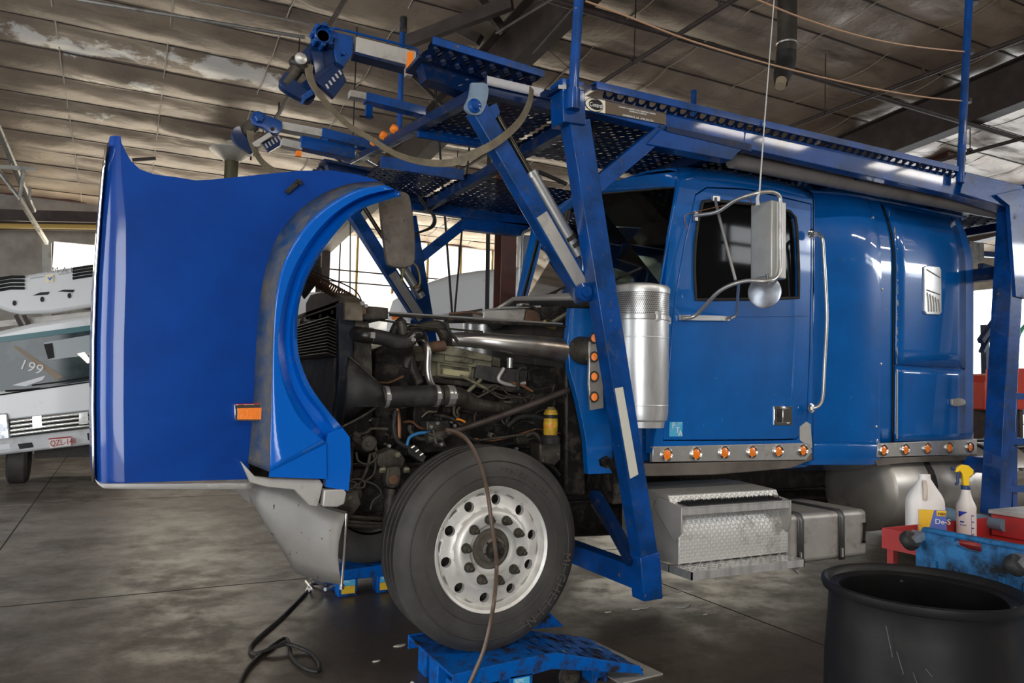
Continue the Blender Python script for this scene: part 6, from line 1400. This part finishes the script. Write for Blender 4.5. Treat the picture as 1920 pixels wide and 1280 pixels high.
# red-brown interior column
cX, cYy = 4.03, 8.05
m = M(); m.box((cX-.10, cYy-.10, 0), (cX+.10, cYy-.085, 5.3)); m.box((cX-.10, cYy+.085, 0), (cX+.10, cYy+.10, 5.3)); m.box((cX-.006, cYy-.085, 0), (cX+.006, cYy+.085, 5.3))
struct(build(m, 'trim_20', primer))
# sprinkler pipes, conduits
ti = 21
for X in (1.76, 5.05, 8.2, 11.4):
    g = M().tube([(X, BY+.1, 5.36), (X, 12.9, 5.30)], .028, 10)
    struct(build(g, 'trim_%d' % ti, darkst)); ti += 1
    g = M()
    for yy in (4.3, 6.9, 9.5, 12.1): g.tube([(X, yy, 5.35), (X+.02, yy, roof(yy)-.05)], .008, 6); g.lathe([(.05, -.02), (.05, .02)], (X, yy, 5.34), (0, 1, 0), 12); g.tube([(X, yy+1.2, 5.32), (X, yy+1.2, 5.46)], .015, 6)
    struct(build(g, 'trim_%d' % ti, darkst)); ti += 1
g = M().tube([(2.6, 6.4, 5.46), (16, 6.4, 5.46)], .035, 10); struct(build(g, 'trim_%d' % ti, darkst)); ti += 1
g = M().tube([at(120,-5,Y=8.9), at(571,70,Y=8.9)], .022, 8); g.tube([at(320,-8,Y=8.2), at(580,45,Y=8.2)], .010, 6); struct(build(g, 'trim_%d' % ti, galv)); ti += 1
g = M()
for (a, b, Y0, Y1, r) in (((930,62),(1080,-30),7.0,5.0,.012), ((1000,100),(1075,15),6.2,5.2,.010), ((1008,75),(1070,130),6.5,6.5,.004), ((1560,210),(1760,175),9,8,.008), ((1400,240),(1600,235),9,9,.012), ((1640,250),(1850,120),10,8,.02)):
    g.tube([at(*a, Y=Y0), at(*b, Y=Y1)], r, 6)
struct(build(g, 'trim_%d' % ti, darkst)); ti += 1
# long purlin braces at top centre
g = M(); g.bar(at(740,-10,Y=9), at(900,75,Y=8), .09, .12); g.bar(at(760,80,Y=8), at(960,5,Y=7), .08, .14); g.bar(at(830,60,Y=9.5), at(700,235,Y=12), .04, .05); g.bar(at(895,-10,Y=7.5), at(945,60,Y=7.5), .07, .1)
struct(build(g, 'trim_%d' % ti, darkst)); ti += 1
# overhead-door track and pipes at the far left
g = M(); g.tube([at(-10,225,Y=13), at(62,395,Y=15.5)], .05, 8); struct(build(g, 'trim_%d' % ti, galv)); ti += 1
g = M(); g.bar(at(-30,311,Y=14), at(68,317,Y=14), .05, .06); g.tube([at(20,270,Y=14), at(22,312,Y=14)], .015, 6); g.tube([at(44,320,Y=14), at(36,372,Y=14)], .03, 6); g.tube([at(-10,312,Y=14), at(37,372,Y=14)], .03, 6); g.bar(at(36,372,Y=14.5), at(88,455,Y=17), .05, .08); g.tube([at(56,350,Y=14), at(56,375,Y=14)], .02, 6)
struct(build(g, 'trim_%d' % ti, galv)); ti += 1
g = M(); g.bar(at(-300,396,Y=17.5), at(540,416,Y=17.5), .08, .22); g.tube([at(-300,415,Y=17.2), at(540,427,Y=17.2)], .05, 8); g.tube([at(-300,424,Y=17.3), at(540,435,Y=17.3)], .03, 8); struct(build(g, 'trim_%d' % ti, darkst)); ti += 1
g = M(); g.tube([at(-300,419,Y=17.0), at(540,431,Y=17.0)], .05, 8); struct(build(g, 'trim_%d' % ti, mull)); ti += 1
g = M(); g.bar(at(88,455,Y=17.8), at(88,700,Y=17.8), .1, .16, (1,0,0)); struct(build(g, 'trim_%d' % ti, galv)); ti += 1
g = M(); g.bar(at(248,300,Y=13), at(292,297,Y=13), .04, .05); struct(build(g, 'trim_%d' % ti, darkst)); ti += 1
# roof vent stack
c_ = at(433, 330, Y=13.3)
t = thing('vent_stack', 'round sheet-metal vent pipe with a flared collar under the far ceiling', 'vent pipe', c_); t.location.z = c_.z; ORI[t.name] = V(c_)
zr = roof(13.3)
build(M().lathe([(.11, -.35), (.11, at(433,300,Y=13.3).z-c_.z+.1)], c_, (0, 0, 1), 24), 'stack_pipe', mat('olive_pipe', (.10, .09, .05), .5, .4), t)
build(M().lathe([(.12, 0), (.36, .18), (.37, .19)], V((c_.x, c_.y, at(433,303,Y=13.3).z)), (0, 0, 1), 28, caps=False), 'flared_collar', oldalum, t, solid=.005)
build(M().lathe([(.11, 0), (.11, zr-at(433,303,Y=13.3).z)], V((c_.x, c_.y, at(433,303,Y=13.3).z)), (0, 0, 1), 24), 'upper_pipe', mat('pale_pipe', (.4, .35, .27), .5), t)
# hanging exhaust hose
c_ = at(1474, 128, Y=5.3)
t = thing('exhaust_drop_hose', 'dark flexible exhaust hose hanging from the ceiling above the cab', 'exhaust hose', c_)
build(M().tube([V((c_.x, c_.y, roof(5.3)-.1)), at(1476,40,Y=5.3), at(1474,100,Y=5.3)], .095, 24, 4), 'hose', mat('dark_duct', (.05, .042, .035), .5, .2, noise=((.1, .08, .06), 6, .45, .7)), t)
build(M().tube([at(1474,98,Y=5.3), at(1473,118,Y=5.3), at(1467,140,Y=5.28), at(1464,158,Y=5.25)], [.098,.10,.088,.062], 24, 4), 'cuff', black, t); build(M().tube([at(1465,150,Y=5.22), at(1463,162,Y=5.2)], .05, 20), 'hose_end', mat('tan_ring', (.35, .27, .17), .6), t)
build(M().lathe([(.099, 0), (.104, .01), (.099, .02)], at(1475,84,Y=5.3), (0, 0, 1), 24), 'hose_clamp', steel, t)
# things hanging behind the engine
for a, b, r, lab in (((813,120),(848,592),.016,'left of the two black cables hanging in a V behind the engine'), ((892,140),(852,592),.014,'right of the two black cables hanging in a V behind the engine'), ((919,150),(913,600),.030,'thick black cable hanging straight down beside the red-brown column'), ((657,390),(656,600),.008,'thin grey cord hanging behind the radiator')):
    p_, q_ = at(*a, Y=9.0), at(*b, Y=9.0); tag(build(M().tube([V((p_.x, p_.y, roof(9)-.05)), p_, q_], r, 8), 'hanging_cable', ink), lab, 'cable')
# heater unit near the right rafter
c_ = at(1768, 285, Y=8.6)
t = thing('unit_heater', 'dark red-brown heater hanging under the right rafter', 'heater', c_)
build(M().bar(c_+V((-.25, 0, 0)), c_+V((.3, 0, 0)), .5, .42), 'heater_case', primer, t, bevel=.02)
g = M(); c2 = c_+V((-.1, -.26, 0))
for k in range(6): g.bar(c2+V((-.15, 0, -.15+.06*k)), c2+V((.35, 0, -.15+.06*k)), .03, .008, (0, .5, 1))
build(g, 'louvre', darkst, t); build(M().tube([c_+V((.1, 0, .2)), V((c_.x+.1, c_.y, roof(8.6)-.1))], .02, 8), 'hanger_rod', darkst, t)
# red tank and cabinet far right
def simple(px, Y, dep, nm, lab, cat, m, bev=.03):
    return body(px, Y, dep, nm, lab, cat, m, bev)
q = simple([(1846,715),(1852,704),(1862,700),(1880,700),(1880,768),(1846,768)], 9.0, .5, 'red_equipment', 'red steel machine seen between the sleeper and the rear rack post', 'machine', mat('bright_red', (.55, .05, .03), .45))
a_ = at(1860, 768, Y=9.1); build(M().box((a_.x-.1, 9.05, 0), (a_.x+.2, 9.45, a_.z+.01)), 'stand', darkst, q)
q = simple([(1902,690),(1925,690),(1930,768),(1902,768)], 7.6, .5, 'red_equipment', 'red steel machine at the right edge, behind the rear rack post', 'machine', MATS['bright_red']); a_ = at(1915, 768, Y=7.7); build(M().box((a_.x-.05, 7.7, 0), (a_.x+.05, 8.0, a_.z+.01)), 'stand', darkst, q)
g = M().tube([V((at(1907,640,Y=9.4).x, 9.4, at(1907,740,Y=9.4).z)), at(1907,640,Y=9.4), at(1930,600,Y=9.4)], .04, 10, 4)
tag(build(g, 'green_hose', greenp), 'green hose beyond the rear rack post at the right edge', 'hose')
# neighbouring hauler deck structure seen at right
t = thing('neighbouring_car_hauler', 'dark deck frame of another car hauler beyond the rear post', 'truck', (15.5, 10.2, 0))
for a, b, w_ in (((1838,476),(1990,486),.12), ((1838,500),(1990,545),.16), ((1838,770),(1990,768),.2), ((1838,640),(1895,560),.12), ((1840,660),(1868,600),.06), ((1895,500),(1990,520),.14)):
    build(M().bar(at(*a, Y=9.9), at(*b, Y=9.9), .12, w_), 'frame_bar', rackd, t, bevel=.01)
build(M().perf(at(1838,800,Y=9.9), at(1990,790,Y=9.9)-at(1838,800,Y=9.9), (0, 1.5, 0), 30, 12, .5, (0, 0, -.02), 6), 'deck_plate', oldalum, t)
for x_ in (11.8, 14.6, 17): build(M().box((x_, 10.0, 0), (x_+.12, 10.12, 3.2)), 'frame_post', rackd, t)
# housings of the strip lights added behind the camera for diffuse light
for i, (lx, ly) in enumerate(LAMPS):
    t = thing('added_strip_light', 'white strip light added unseen behind the camera for diffuse light', 'lamp', (lx, ly, 5.95), 'strip lights added behind the camera')
    build(M().box((lx-1.2, ly-.16, 5.95), (lx+1.2, ly+.16, 6.03)), 'housing', white, t, bevel=.01)
    for k in (-1, 1): build(M().tube([(lx+k, ly, 6.03), (lx+k, ly, roof(ly)-.05)], .006, 6), 'hanger', steel, t)
